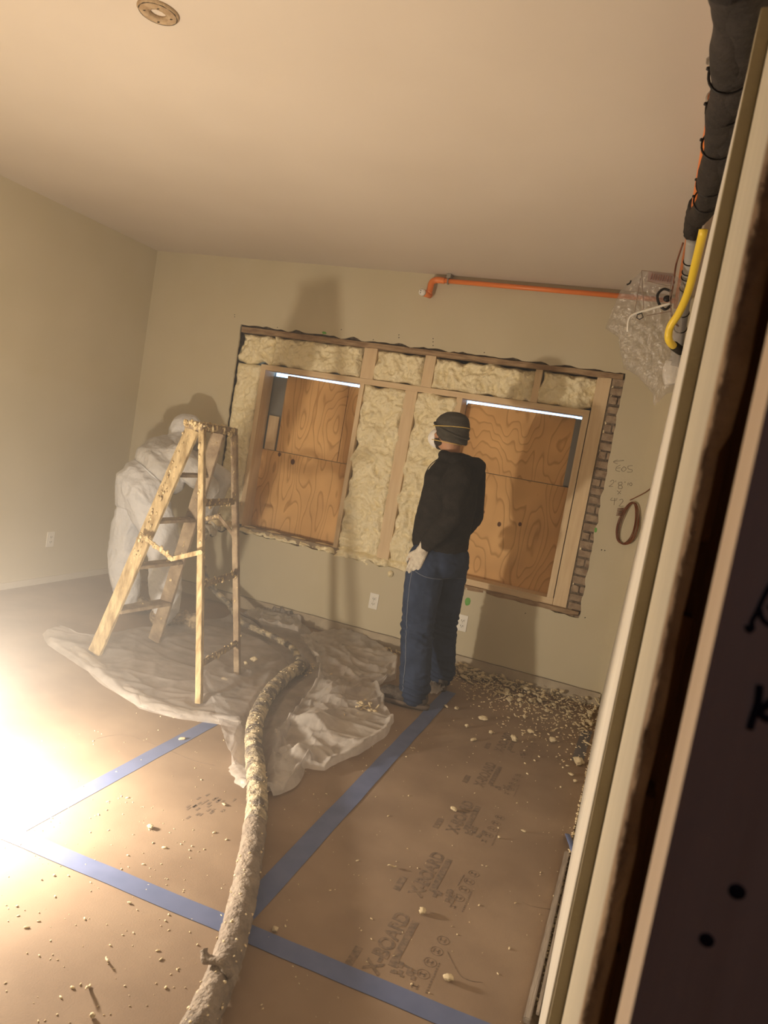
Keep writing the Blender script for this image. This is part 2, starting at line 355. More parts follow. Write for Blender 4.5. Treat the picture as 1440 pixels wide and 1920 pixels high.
# masonry outer wall behind with the two window holes
blade = blade_curve('wall_outer', [(XL-.05, 0), (.4, 0), (.4, H), (XL-.05, H)],
    [[(-3.05, .63), (-2.14, .63), (-2.14, 1.93), (-3.05, 1.93)], [(-1.42, .63), (-.50, .63), (-.50, 1.93), (-1.42, 1.93)]], .12, M['mortar'], (0, D+.3, 0), (1, 0, 0), (0, 0, 1)); struct(blade)
ys = [v.co.y for v in blade.data.vertices]; dy = D+.205-min(ys)
for v in blade.data.vertices: v.co.y += dy
bm = BM(); box(bm, XL, .3, D+.035, D+.19, -.02, .60); box(bm, XL, .3, D+.035, D+.19, 2.2, H); box(bm, XL, -3.27, D+.035, D+.19, 0, H); box(bm, -.30, .3, D+.035, D+.19, 0, H)
struct(link('wall_core', bm, M['mortar']))
# right wall (ruled, ends near the camera at y = 1.14, its near top corner cut away)
def ruled(name, y0, y1, z0, z1, m, th=.016, ny=24, nz=10, off=0):
    bm = BM(); g = []
    for side in (0, th):
        g.append([[bm.verts.new((xw(y0+(y1-y0)*i/ny, z0+(z1-z0)*j/nz)+side+off, y0+(y1-y0)*i/ny, z0+(z1-z0)*j/nz)) for j in range(nz+1)] for i in range(ny+1)])
    for s in (0, 1):
        for i in range(ny):
            for j in range(nz):
                q = (g[s][i][j], g[s][i+1][j], g[s][i+1][j+1], g[s][i][j+1]); bm.faces.new(q if s else q[::-1])
    for i in range(ny):
        for j in (0, nz): bm.faces.new((g[0][i][j], g[0][i+1][j], g[1][i+1][j], g[1][i][j]))
    for j in range(nz):
        for i in (0, ny): bm.faces.new((g[0][i][j], g[0][i][j+1], g[1][i][j+1], g[1][i][j]))
    bmesh.ops.recalc_face_normals(bm, faces=bm.faces[:])
    return bm
bm = ruled('w', 1.145, D, 0, 2.18, M['trimwhite']); struct(link('wall_right', bm, M['trimwhite']))
bm = ruled('w', 1.30, D, 2.14, H, M['trimwhite'], off=.085); struct(link('wall_right_upper', bm, M['trimwhite']))
# end bead of that wall, its shade put into an olive colour
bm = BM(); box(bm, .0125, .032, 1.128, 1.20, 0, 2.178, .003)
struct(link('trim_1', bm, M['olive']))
# liner board running towards the camera
bm = BM(); box(bm, .0315, .040, .625, 1.127, 0, 2.5, .001); struct(link('trim_2', bm, M['cream']))
# broken plaster edge: ragged strip standing beside the liner
bm = BM(); N = 150; prev = None
for i in range(N+1):
    z = .05+2.45*i/N
    e1 = .0405+.0055*noise.noise(Vector((z*3, 0, 2)))+.004*noise.noise(Vector((z*14, 3, 2)))+.003
    e1 += .006 if z > 1.55 else 0
    row = [bm.verts.new((.031, .628, z)), bm.verts.new((.0325, .614+.004*noise.noise(Vector((z*20, 9, 1))), z)),
           bm.verts.new((.036, .610+.006*noise.noise(Vector((z*25, 4, 1))), z)), bm.verts.new((e1, .612+.006*noise.noise(Vector((z*18, 7, 1))), z)), bm.verts.new((e1+.001, .640, z)), bm.verts.new((.0325, .645, z))]
    if prev:
        for k in range(6): bm.faces.new((prev[k], prev[(k+1) % 6], row[(k+1) % 6], row[k]))
    prev = row
bmesh.ops.recalc_face_normals(bm, faces=bm.faces[:]); struct(link('trim_3', bm, M['plaster'], smooth=True))
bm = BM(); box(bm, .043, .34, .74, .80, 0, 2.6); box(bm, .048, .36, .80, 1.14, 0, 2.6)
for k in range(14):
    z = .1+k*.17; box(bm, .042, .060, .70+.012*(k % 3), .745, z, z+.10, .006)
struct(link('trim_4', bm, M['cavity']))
# near stud with the marker writing
st = thing('wood_stud', (.15, .52, 0), 'wide wooden stud at the right edge, black marker writing on its shaded face', 'stud')
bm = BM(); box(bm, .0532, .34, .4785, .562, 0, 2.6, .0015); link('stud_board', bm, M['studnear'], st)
def strokes(name, lines, place, r, m, parent, seg=6):
    bm = BM()
    for ln in lines:
        pts = smoothpath([place(*p) for p in ln], 5) if len(ln) > 2 else [place(*p) for p in ln]
        tube(bm, pts, r, seg)
    return link(name, bm, m, parent, True)
def onstud(px, py): p = at(px, py, 'y', .4782); return p
strokes('marker_letter', [[(1400, 1172), (1404, 1182), (1411, 1178), (1410, 1165), (1418, 1150), (1432, 1120), (1445, 1095)], [(1424, 1140), (1430, 1160), (1445, 1172), (1470, 1176)], [(1445, 1095), (1470, 1085), (1475, 1120), (1440, 1140)]], onstud, .0016, M['ink'], st)
strokes('marker_letter', [[(1425, 1284), (1421, 1318), (1412, 1345), (1406, 1366)], [(1424, 1330), (1438, 1322), (1456, 1300)], [(1424, 1335), (1436, 1346), (1460, 1350)]], onstud, .0024, M['ink'], st)
for (px, py, rr) in ((1382, 1672, .0052), (1325, 1763, .0047)):
    bm = BM(); ell(bm, onstud(px, py), (rr, .0006, rr), sub=2); link('marker_dot', bm, M['ink'], st, True)

# base course of bare wall where the skirting was
bm = BM(); box(bm, XL, -.045, D-.010, D-.001, 0, .095, .002)
struct(link('baseboard_back', bm, M['base']))
bm = BM(); box(bm, XL+.0005, XL+.010, 1.0, D, 0, .05, .002); struct(link('baseboard_left', bm, M['trimwhite']))
bm = BM(); pts = jag((XL+.1, .098), (-.05, .098), 90, .004, 40)
tube(bm, [(x, D-.004, z) for x, z in pts], .0022, 5); struct(link('trim_5', bm, M['pencil']))

# brown floor protection board
fb = thing('floor_protection_board', (-2, 2.5, 0), 'brown fibre board covering the whole floor, printed in grey near the doorway', 'floor covering')
bm = BM(); box(bm, XL+.012, -.024, -1.55, D-.012, -.0035, 0); link('board_sheet', bm, M['board'], fb)
EX = Vector((0, 1, 0)); EY = Vector((-1, 0, 0))   # text runs away from the camera, tops to the left
for i, y0 in enumerate((1.875, 2.29, 2.77, 3.25, 3.72)):
    x0 = -.455
    text_mesh('X-BOARD', .068, M['print'], (x0, y0, .0006), EX, EY, 'printed_word', fb, .0022)
    bm = BM()
    for (a, b, c, d) in ((-.055, .010, .060, .022), (-.055, .015, .028, .006)):
        pass
    # short bar left of the word, long bar right of it, ragged logo splash
    box(bm, x0-.100, x0-.076, y0-.012, y0+.075, .0003, .0007)
    box(bm, x0+.012, x0+.034, y0+.055, y0+.285, .0003, .0007)
    for k in range(16):
        a = random.uniform(0, .09); b = random.uniform(-.028, .03)
        box(bm, x0+.022+a*.9, x0+.034+a*.9, y0+.055+b-.015*0, y0+.062+b+random.uniform(0, .02), .0003, .0007+k*.00003)
    link('printed_logo', bm, M['print'], fb)
    x1 = -.345; bm = BM()
    for k in range(5):
        c = Vector((x1+.004*k, y0+.02+k*.058, .0005))
        if k:
            tube(bm, [c+Vector((math.cos(t*math.pi/8)*.019, math.sin(t*math.pi/8)*.019, 0)) for t in range(16)], .0012, 4, closed=True, flat=.3)
        box(bm, c.x-.011, c.x-.007, c.y-.010, c.y+.010, .0003, .0007); box(bm, c.x+.004, c.x+.008, c.y-.010, c.y+.010, .0003, .0007)
        box(bm, c.x-.009, c.x+.006, c.y-.002, c.y+.002, .0003, .0007)
    for k in range(12): box(bm, x1+.032, x1+.036, y0+.01+k*.012, y0+.018+k*.012, .0003, .0007)
    link('printed_icons', bm, M['print'], fb)
# smudged print by the hose
bm = BM()
for k in range(26):
    c = at(395, 1512, 'z', 0)+Vector((random.gauss(0, .03), random.gauss(0, .06), 0)); box(bm, c.x-.004, c.x+.004, c.y-.012, c.y+.012, .0003, .0006)
link('smudged_print', bm, M['print'], fb)
# seams and scuffs of the board
bm = BM()
for pl in ([(180, 1385), (232, 1378), (300, 1400), (360, 1425), (402, 1435)], [(905, 1842), (880, 1838), (860, 1825), (838, 1783)], [(980, 1692), (1002, 1700), (1035, 1705)], [(870, 1640), (858, 1660)]):
    tube(bm, smoothpath([at(*p, 'z', .0005) for p in pl], 4), .0014, 5, flat=.35)
link('scuff_line', bm, M['print'], fb)

# blue tape on the board
def tapestrip(a, b, w, label, z=.0011, mm=None):
    bm = BM(); a = Vector((*a, z)); b = Vector((*b, z)); n = 30; d = (b-a); s = Vector((-d.y, d.x, 0)).normalized()
    prev = None
    for i in range(n+1):
        p = a+d*i/n; wv = .003*noise.noise(Vector((i*.4, a.x*9, b.y)))
        row = [bm.verts.new(p+s*(w/2+wv)+Vector((0, 0, 0))), bm.verts.new(p-s*(w/2-wv))]
        if prev: bm.faces.new((prev[0], row[0], row[1], prev[1]))
        prev = row
    r = bmesh.ops.extrude_face_region(bm, geom=bm.faces[:])
    for v in r['geom']:
        if isinstance(v, bmesh.types.BMVert): v.co.z += .0005
    bmesh.ops.recalc_face_normals(bm, faces=bm.faces[:])
    tag(link('blue_tape', bm, mm or M['tape']), label, 'tape', 'blue masking tape laid out on the floor')
tapestrip((-1.765, 1.75), (-1.775, 2.98), .07, 'blue tape line running from the bright left corner back under the plastic sheet')
tapestrip((-1.80, 1.775), (-.02, 1.845), .075, 'blue tape line crossing the foreground floor from left to lower right, under the hose', .0017)
tapestrip((-.905, 1.80), (-.94, 4.42), .08, "blue tape line running from the hose to the standing man's shoes", .0023)
tapestrip((-.085, 3.9), (-.075, 4.45), .06, 'short grey-blue tape strip on the floor near the far right corner', mm=mat('dusty_tape', (.17, .16, .17), .8))
bm = BM()
tube(bm, smoothpath([at(1064, 1565, 'z', .01), at(1070, 1580, 'z', .03), at(1078, 1605, 'z', .012), at(1072, 1622, 'z', .008)], 5), .012, 8, flat=.4, disp=lambda s, a: .004*noise.noise(Vector((s*40, a, 1))))
tag(link('crumpled_tape', bm, M['tape'], smooth=True), 'crumpled blue tape scrap at the end of the grey floor strip by the right wall', 'tape')
# grey strip lying by the right wall
bm = BM(); beam(bm, (-.034, 1.93, .012), (-.030, 2.90, .012), .020, .018, bev=.003)
beam(bm, (-.010, 1.96, .022), (-.008, 2.86, .022), .010, .010, bev=.002)
tag(link('floor_strip', bm, M['strip']), 'long grey edging strip lying on the floor along the right wall', 'edging strip')

# ------------------------------------------------------------------ ceiling ring
c = at(297, 21, 'z', H)
cr = thing('ceiling_ring', (c.x, c.y, H), 'round brown ring left on the ceiling around a pale centre hole', 'ceiling fixture')
bm = BM(); prof = [(.026, .0), (.026, .010), (.045, .013), (.062, .009), (.067, .003), (.067, 0)]
rings = []
for r, h in prof: rings.append([bm.verts.new((c.x+r*math.cos(k*math.pi/24), c.y+r*math.sin(k*math.pi/24), H-h-.0005+.0015*noise.noise(Vector((r*99, k*.5, 0))))) for k in range(48)])
for A, B in zip(rings, rings[1:]):
    for k in range(48): bm.faces.new((A[k], B[k], B[(k+1) % 48], A[(k+1) % 48]))
link('ring_plate', bm, mat('tarnished_ring', (.36, .25, .15), .7, (.5, .38, .25), 30, .6, 90), cr, True)
bm = BM(); tube(bm, [(c.x+.060*math.cos(t*math.pi/16), c.y+.060*math.sin(t*math.pi/16), H-.009) for t in range(32)], .002, 5, closed=True); link('ring_groove', bm, M['slot'], cr)
for a in (.6, 2.2, 3.9, 5.4):
    bm = BM(); ell(bm, (c.x+.042*math.cos(a), c.y+.042*math.sin(a), H-.013), (.006, .003, .002), sub=1); link('screw', bm, M['slot'], cr)

# ------------------------------------------------------------------ framing inside the cut-out
YF = 5.0
def stud(x0, x1, z0, z1, label, y1=5.10, m=None, cat='stud', name='wall_stud', grp='pine framing inside the wall opening'):
    bm = BM(); box(bm, x0, x1, YF, y1, z0, z1, .002)
    for k in range(random.randint(2, 4)):    # knots and nail heads stand a hair proud
        z = random.uniform(z0+.02, z1-.02); x = random.uniform(x0+.006, x1-.006)
        ell(bm, (x, YF-.0002, z), (.0035, .001, .0035), sub=1)
    o = link(name, bm, m or M['pine'])
    tag(o, label, cat, grp); return o
stud(-3.025, -2.985, .645, 1.905, 'left jack stud of the left boarded window', 5.145)
stud(-2.165, -2.130, .645, 1.905, 'right jack stud of the left boarded window', 5.145)
stud(-1.80, -1.705, .645, 1.905, 'bare stud between two foam bays in the middle, left of the standing man')
stud(-1.405, -1.362, .645, 1.905, 'left jack stud of the right boarded window, behind the man in the beanie', 5.145)
stud(-.520, -.478, .645, 1.905, 'narrow right jack stud of the right boarded window', 5.145)
stud(-.472, -.380, .585, 2.185, 'wide full-height stud at the right end of the opening, beside the brick')
stud(-2.175, -2.070, 1.946, 2.175, 'short cripple stud above the right corner of the left window')
stud(-1.690, -1.610, 1.946, 2.175, 'short cripple stud above the middle bare stud')
stud(-.885, -.838, 1.946, 2.175, 'short narrow cripple stud above the right window')
stud(-3.03, -.478, 1.905, 1.945, 'long horizontal header plate over both boarded windows', 5.145, M['pineh'], 'header')
stud(-1.405, -.474, .60, .645, 'horizontal sill plate under the right boarded window', 5.145, M['pineh'], 'sill')
stud(-3.03, -2.112, .60, .645, 'horizontal sill plate under the left boarded window', 5.145, M['ladderdark'], 'sill')  # darker wood colour stands in for the shade on this sill
bm = BM(); prev = None
for i in range(121):
    x = -3.24+2.93*i/120; t = .006*noise.noise(Vector((x*9, 1, 1)))
    row = [bm.verts.new((x, D+.004+.004*noise.noise(Vector((x*22, 2, 1))), 2.212-(x+3.24)*.003+t)), bm.verts.new((x, D+.004, 2.172+.012*noise.noise(Vector((x*7, 8, 1))))), bm.verts.new((x, D+.06, 2.172)), bm.verts.new((x, D+.06, 2.225))]
    if prev:
        for k in range(4): bm.faces.new((prev[k], prev[(k+1) % 4], row[(k+1) % 4], row[k]))
    prev = row
bmesh.ops.recalc_face_normals(bm, faces=bm.faces[:])
tag(link('wood_lath', bm, M['oldwood']), 'old dark brown lath running along the top edge of the wall opening', 'lath')
bm = BM(); prev = None
for i in range(100):
    x = -1.46+1.17*i/99
    row = [bm.verts.new((x, D-.002+.006*noise.noise(Vector((x*30, 2, 1))), .600)), bm.verts.new((x, D+.000, .572+.016*noise.noise(Vector((x*9, 8, 4))))), bm.verts.new((x, D+.05, .55)), bm.verts.new((x, D+.05, .600))]
    if prev:
        for k in range(4): bm.faces.new((prev[k], prev[(k+1) % 4], row[(k+1) % 4], row[k]))
    prev = row
bmesh.ops.recalc_face_normals(bm, faces=bm.faces[:])
tag(link('plaster_rubble_edge', bm, M['oldwood']), 'crumbling dark plaster edge below the right boarded window', 'plaster edge')
# brick strip
bm = BM(); box(bm, -.376, -.27, D+.032, D+.05, .53, 2.23)
k = 0; z = .54
brk = thing('exposed_brick', (-.32, D+.03, .54), 'narrow column of old rough grey-brown bricks at the right edge of the opening', 'brick')
link('mortar_bed', bm, M['mortar'], brk)
bm = BM()
while z < 2.18:
    h = .050
    for xa, xb in (((-.372, -.272),) if k % 3 else ((-.372, -.322), (-.316, -.272))):
        y0 = D+.016+random.uniform(0, .012); box(bm, xa+random.uniform(0, .006), xb, y0, D+.045, z+random.uniform(0, .004), z+h-random.uniform(0, .005), .005)
    z += .061; k += 1
bmesh.ops.subdivide_edges(bm, edges=bm.edges[:], cuts=1)
for v in bm.verts: v.co += noise.noise_vector(v.co*40)*.0035
link('brick_courses', bm, M['brick'], brk)

# spray foam, one body per bay
def foam(x0, x1, z0, z1, y, label, depth=.03, seed=0, over=.024, name='spray_foam', res=.0085, rough=1.35):
    nx = max(6, int((x1-x0+2*over)/res)); nz = max(6, int((z1-z0+2*over)/res)); bm = BM(); g = []
    cx, cz = (x0+x1)/2, (z0+z1)/2; hx, hz = (x1-x0)/2, (z1-z0)/2
    for i in range(nx+1):
        col = []
        for j in range(nz+1):
            u = -1+2*i/nx; v = -1+2*j/nz
            # ragged outline
            p = Vector((u*3*hx*4, v*3*hz*4, seed))
            ox = over*(.5+1.6*noise.noise(Vector((0 if u < 0 else 9, v*hz*9, seed+4))))
            oz = over*(.5+1.6*noise.noise(Vector((u*hx*9, 0 if v < 0 else 9, seed+7))))
            X = cx+u*(hx+ox); Z = cz+v*(hz+oz)
            q = Vector((X*7, Z*7, seed*3.1)); w = noise.noise_vector(q*.9)*.55
            b = abs(noise.noise(q+w)); b2 = abs(noise.noise((q+w)*2.3+Vector((3, 3, 3)))); b3 = noise.noise(q*7)
            bil = (1-b*1.8)*.5+(1-b2*1.8)*.42+b3*.22
            edge = min(1, (1-abs(u))*hx/.022, (1-abs(v))*hz/.022); edge = max(0, edge)**.5
            yy = y+depth*(1-edge)*1.3-depth*rough*(bil-.55)*edge*1.25
            col.append(bm.verts.new((X, yy, Z)))
        g.append(col)
    for i in range(nx):
        for j in range(nz): bm.faces.new((g[i][j], g[i+1][j], g[i+1][j+1], g[i][j+1]))
    # back plate so that the foam has body
    ring = [g[i][0] for i in range(nx+1)]+[g[nx][j] for j in range(1, nz+1)]+[g[i][nz] for i in range(nx-1, -1, -1)]+[g[0][j] for j in range(nz-1, 0, -1)]
    back = [bm.verts.new((v.co.x, y+.09, v.co.z)) for v in ring]
    for k in range(len(ring)): bm.faces.new((ring[k], back[k], back[(k+1) % len(ring)], ring[(k+1) % len(ring)]))
    bm.faces.new(back)
    bmesh.ops.recalc_face_normals(bm, faces=bm.faces[:])
    o = link(name, bm, M['foam'], smooth=True); tag(o, label, 'insulation foam', 'cream spray foam filling the wall bays'); return o
FY = 5.000
foam(-3.240, -3.030, .64, 1.93, FY-.012, 'tall narrow strip of spray foam left of the left boarded window', seed=1, over=.008, depth=.02)
foam(-3.240, -2.95, 1.955, 2.155, FY, 'smaller foam-filled bay in the top left corner of the opening', seed=2, depth=.03)
foam(-2.935, -2.20, 1.955, 2.165, FY-.004, 'long foam-filled bay above the left window, crossed by the ladder shadow', seed=3, depth=.035)
foam(-2.065, -1.70, 1.955, 2.160, FY-.004, 'short foam-filled bay in the top row between the two wide cripple studs', seed=4, depth=.035)
foam(-1.605, -.890, 1.955, 2.155, FY-.006, "long foam-filled bay above the right window, crossed by the man's head shadow", seed=5, depth=.04)
foam(-.835, -.480, 1.955, 2.155, FY-.006, 'foam-filled bay at the right end of the top row', seed=6, depth=.035)
foam(-2.120, -1.80, .655, 1.895, FY-.004, 'tall foam-filled bay right of the left boarded window', seed=7, depth=.035, over=.028)
foam(-1.700, -1.405, .655, 1.895, FY-.006, 'tall foam-filled bay directly in front of the standing man', seed=8, depth=.035, over=.028)
foam(-.377, -.352, .60, 2.17, FY, 'thin line of foam between the wide right stud and the bricks', seed=9, depth=.015, over=.006, res=.007)
foam(-3.19, -2.14, .588, .640, FY-.018, 'lumpy foam bead along the bottom of the left boarded window', seed=10, depth=.05, over=.012, res=.008)
foam(-2.14, -1.44, .575, .650, FY-.020, 'lumpy foam bead along the bottom of the middle bays', seed=11, depth=.05, over=.016, res=.008)
foam(-1.40, -.340, .556, .602, FY-.014, 'thin ragged foam bead under the right window sill plate', seed=12, depth=.02, over=.006, res=.008)
bm = BM(); ell(bm, at(732, 1076, 'y', D-.01), (.022, .02, .024)); tag(link('foam_blob', bm, M['foam'], smooth=True), 'round foam blob hanging at the bottom edge below the middle bare stud', 'insulation foam')

# plywood behind the window holes
def ply(x0, x1, z0, z1, label, knots=(), seed=0, y=5.147, top=0, mm=None):
    bm = BM(); th = .014
    vs = []
    for yy in (y, y+th):
        vs += [bm.verts.new((x0, yy, z0)), bm.verts.new((x1, yy, z0)), bm.verts.new((x1, yy, z1+top)), bm.verts.new((x0, yy, z1))]
    bm.faces.new(vs[0:4]); bm.faces.new(vs[4:8][::-1])
    for k in range(4): bm.faces.new((vs[k], vs[4+k], vs[4+(k+1) % 4], vs[(k+1) % 4]))
    bmesh.ops.recalc_face_normals(bm, faces=bm.faces[:])
    tag(link('plywood_sheet', bm, mm or wood_ply(knots, seed)), label, 'plywood', 'plywood boards closing the windows')
def k_(px, py, r): p = at(px, py, 'y', 5.147); return (p.x, p.z, r)
ply(-3.02, -2.12, .640, 1.283, 'lower plywood board in the left window, two dark knots near its top', (k_(524, 852, .016), k_(549, 866, .021)), 1.3)
ply(-2.86, -2.315, 1.287, 1.897, 'upper plywood board in the left window, left of the vertical crack', (), 4.1, top=-.010)
ply(-2.311, -2.12, 1.287, 1.886, 'narrow upper plywood strip in the left window, right of the vertical crack', (k_(615, 835, .010),), 7.7, y=5.150)
ply(-2.965, -2.875, 1.287, 1.56, 'small offcut of wood at the left side of the left window', (), 9.2, y=5.135, mm=M['pine'])
ply(-1.39, -.485, .640, 1.408, 'lower plywood board in the right window, with three dark knots', (k_(906, 960, .013), k_(936, 983, .016), k_(975, 983, .014)), 12.6)
ply(-1.36, -.575, 1.412, 1.888, 'upper plywood board in the right window, under the daylight gap', (), 15.2, top=.004)
# grey old window frames behind the plywood
for n, (x0, x1, g0, g1) in enumerate(((-3.04, -2.13, -3.04, -2.80), (-1.41, -.49, -.66, -.49))):
    bm = BM(); box(bm, x0, x1, 5.163, 5.172, .62, 1.878); box(bm, g0, g0+.03 if n == 0 else g1, 5.148, 5.163, 1.42 if n else 1.57, 1.89)
    o = struct(link('window_%d' % (n+1), bm, M['greymetal']))

# ------------------------------------------------------------------ marks on the back wall
def onw(px, py): return at(px, py, 'y', D-.0006)
mk = thing('pencil_note', onw(1170, 900), "pencilled note on the right of the back wall, an arrow above 2'8\" x 4'2", 'handwriting')
strokes('arrow', [[(1170, 863), (1150, 866)], [(1158, 862), (1150, 866), (1158, 870)]], onw, .0014, M['pencil'], mk)
strokes('letters', [[(1163, 872), (1156, 876), (1155, 882), (1162, 884)], [(1156, 878), (1163, 877)], [(1170, 875), (1165, 880), (1169, 884), (1174, 879), (1170, 875)], [(1186, 873), (1178, 874), (1178, 879), (1185, 881), (1184, 885), (1176, 885)]], onw, .0014, M['pencil'], mk)
strokes('numerals', [[(1144, 903), (1149, 900), (1151, 904), (1146, 909), (1142, 912), (1149, 912)], [(1155, 901), (1154, 904)],
    [(1166, 904), (1160, 905), (1160, 909), (1166, 911), (1166, 916), (1160, 916), (1160, 911), (1166, 908), (1166, 904)], [(1170, 904), (1173, 904)], [(1178, 905), (1177, 910)], [(1183, 905), (1180, 908), (1183, 911), (1185, 908), (1183, 905)]], onw, .0015, M['pencil'], mk)
strokes('cross', [[(1157, 920), (1164, 926)], [(1164, 920), (1158, 927)]], onw, .0014, M['pencil'], mk)
strokes('numerals', [[(1148, 933), (1145, 938), (1156, 938)], [(1153, 934), (1151, 947)], [(1157, 934), (1156, 937)], [(1161, 938), (1166, 936), (1168, 940), (1163, 946), (1161, 949), (1169, 949)]], onw, .0015, M['pencil'], mk)
for (px, py, w, h, lab) in ((1117, 994, .009, .016, 'small green paint mark right of the brick column'), (608, 624, .020, .010, 'faint green paint mark on the wall above the left window'), (877, 1128, .02, .03, 'pale green smear on the wall below the right window')):
    bm = BM(); ell(bm, at(px, py, 'y', D-.0001), (w, .0012, h), sub=3)
    for v in bm.verts: v.co.x += .003*noise.noise(v.co*90); v.co.z += .005*noise.noise(v.co*60+Vector((5, 0, 0)))
    tag(link('paint_mark', bm, M['greenpale'] if w > .025 else M['green'], smooth=True), lab, 'paint mark')
bm = BM()
for px, py in ((748, 628), (748, 633), (812, 635), (812, 641), (812, 648), (700, 637), (908, 661), (440, 590), (440, 594), (1128, 1031), (1134, 1032), (640, 618), (520, 614), (1097, 1158), (985, 1150)):
    ell(bm, at(px, py, 'y', D), (.0045, .0015, .0045), sub=1)
struct(link('trim_6', bm, M['slot']))
# outlets
def outlet(loc, rotz, label):
    t = thing('wall_outlet', loc, label, 'electrical outlet'); t.rotation_euler = (0, 0, rotz)
    t.matrix_world = Matrix.Translation(loc) @ Matrix.Rotation(rotz, 4, 'Z')
    def L(name, bm, m, par=t, sm=False):
        o = link(name, bm, m, None, sm); o.parent = par; return o
    bm = BM(); box(bm, -.036, .036, -.006, 0, -.059, .059, .003); L('cover_plate', bm, M['white'])
    for s in (-1, 1):
        bm = BM(); box(bm, -.0165, .0165, -.0085, -.004, s*.0195-.0135, s*.0195+.0135, .003); r = L('receptacle', bm, M['white'])
        bm = BM(); box(bm, -.009, -.0055, -.0092, -.008, s*.0195-.004, s*.0195+.006); box(bm, .0055, .009, -.0092, -.008, s*.0195-.004, s*.0195+.006); ell(bm, (0, -.0085, s*.0195-.008), (.0035, .0008, .003), sub=1)
        o = link('slots', bm, M['slot']); o.parent = r
    bm = BM(); ell(bm, (0, -.006, 0), (.003, .001, .003), sub=1); L('screw', bm, M['steel'])
    return t
outlet(at(701, 1127, 'y', D), 0, 'white wall outlet low on the back wall, left of the standing man')
outlet(at(867, 1168, 'y', D), 0, "white wall outlet low on the back wall, right of the standing man's legs")
outlet(at(94, 1011, 'x', XL), math.pi/2, 'white wall outlet low on the left wall')

# orange sprinkler pipe on the back wall
op = thing('sprinkler_pipe', (-1, D-.05, 2.70), 'orange sprinkler pipe under the ceiling along the back wall, white capped end', 'pipe')
bm = BM(); PZ = 2.69; PY = D-.05
pe = [Vector((-.07, PY, PZ)), Vector((-1.0, PY, PZ)), Vector((-1.62, PY, PZ))]
tube(bm, [pe[0], pe[1], pe[2]], .0165, 14); link('pipe_run', bm, M['orange'], op, True)
bm = BM(); tube(bm, smoothpath([(-1.62, PY, PZ), (-1.68, PY, PZ), (-1.71, PY-.005, PZ-.02), (-1.715, PY-.01, PZ-.07), (-1.715, PY-.02, PZ-.10)], 6), .022, 14); link('elbow', bm, M['orange'], op, True)
bm = BM(); tube(bm, [(-1.715, PY+.02, PZ-.105), (-1.745, PY-.05, PZ-.107)], .023, 14); link('tee_end', bm, M['orange'], op, True)
bm = BM(); tube(bm, [(-1.745, PY-.048, PZ-.107), (-1.752, PY-.070, PZ-.107)], .024, 16); ell(bm, (-1.753, PY-.071, PZ-.107), (.021, .004, .021), sub=2); hd = link('sprinkler_head', bm, M['white'], op, True)
bm = BM(); ell(bm, (-1.757, PY-.0755, PZ-.100), (.004, .002, .004), sub=1); ell(bm, (-1.757, PY-.0755, PZ-.114), (.004, .002, .004), sub=1); link('holes', bm, M['slot'], hd)
bm = BM(); box(bm, -1.608, -1.578, PY-.018, PY+.045, PZ+.018, 2.739, .002); tube(bm, [(-1.593, PY+.021*math.cos(t*math.pi/8), PZ+.021*math.sin(t*math.pi/8)) for t in range(16)], .005, 6, closed=True)
link('strap_bracket', bm, M['steel'], op)
op2 = thing('sprinkler_pipe', (-.08, 3, 2.66), 'orange sprinkler pipe running along the right wall beside the black insulated bundle', 'pipe')
bm = BM(); tube(bm, [(-.075, D-.06, 2.655), (-.055, 3.3, 2.655), (-.046, 2.3, 2.655), (-.040, 1.9, 2.655)], .017, 14); link('pipe_run', bm, M['orange'], op2, True)
b0 = at(1333, 112, 'z', 2.735); b1 = at(1347, 163, 'z', 2.66)
bm = BM(); beam(bm, (b0.x-.012, b0.y, 2.732), (b0.x+.035, b0.y, 2.732), .03, .010, bev=.003); tube(bm, [(b0.x, b0.y+.0, 2.73), (b1.x-.006, b0.y+.03, 2.66)], .006, 8)
tube(bm, [(-.048+.021*math.cos(t*math.pi/8), b0.y+.05, 2.655+.021*math.sin(t*math.pi/8)) for t in range(16)], .005, 6, closed=True)
link('hanger', bm, M['steel'], op2)

# black insulated bundle along the top of the right wall
bd = thing('insulated_pipe_bundle', (-.03, 2.4, 2.55), 'lumpy black insulated pipe bundle tied along the top of the right wall', 'pipe')
path = []
for (px, py, Y) in ((1392, -60, 1.45), (1390, 20, 1.62), (1384, 90, 1.80), (1376, 150, 1.98), (1366, 210, 2.18), (1354, 270, 2.42), (1343, 320, 2.68), (1334, 365, 2.95), (1318, 398, 3.2)):
    path.append(at(px, py, 'y', Y))
sp = smoothpath(path, 8)
TIES = (.33, .47, .62, .80, .90)
def rb(t): return (.053-.006*t)*(1-.16*max(math.exp(-((t-q)/.018)**2) for q in TIES)+.04*math.sin(t*23))
bm = BM(); tube(bm, sp, rb, 20, disp=lambda s, a: .004*noise.noise(Vector((s*9, math.cos(a)*2, math.sin(a)*2)))-.006*max(0, math.cos(a*2+1))); link('insulation', bm, M['duct'], bd, True)
bm = BM(); tube(bm, [p+Vector((-.016, .0, -.02)) for p in sp], lambda t: .036+.004*math.sin(t*25+2), 16, disp=lambda s, a: .003*noise.noise(Vector((s*12, math.cos(a)*2, 7)))); link('insulation', bm, M['duct'], bd, True)
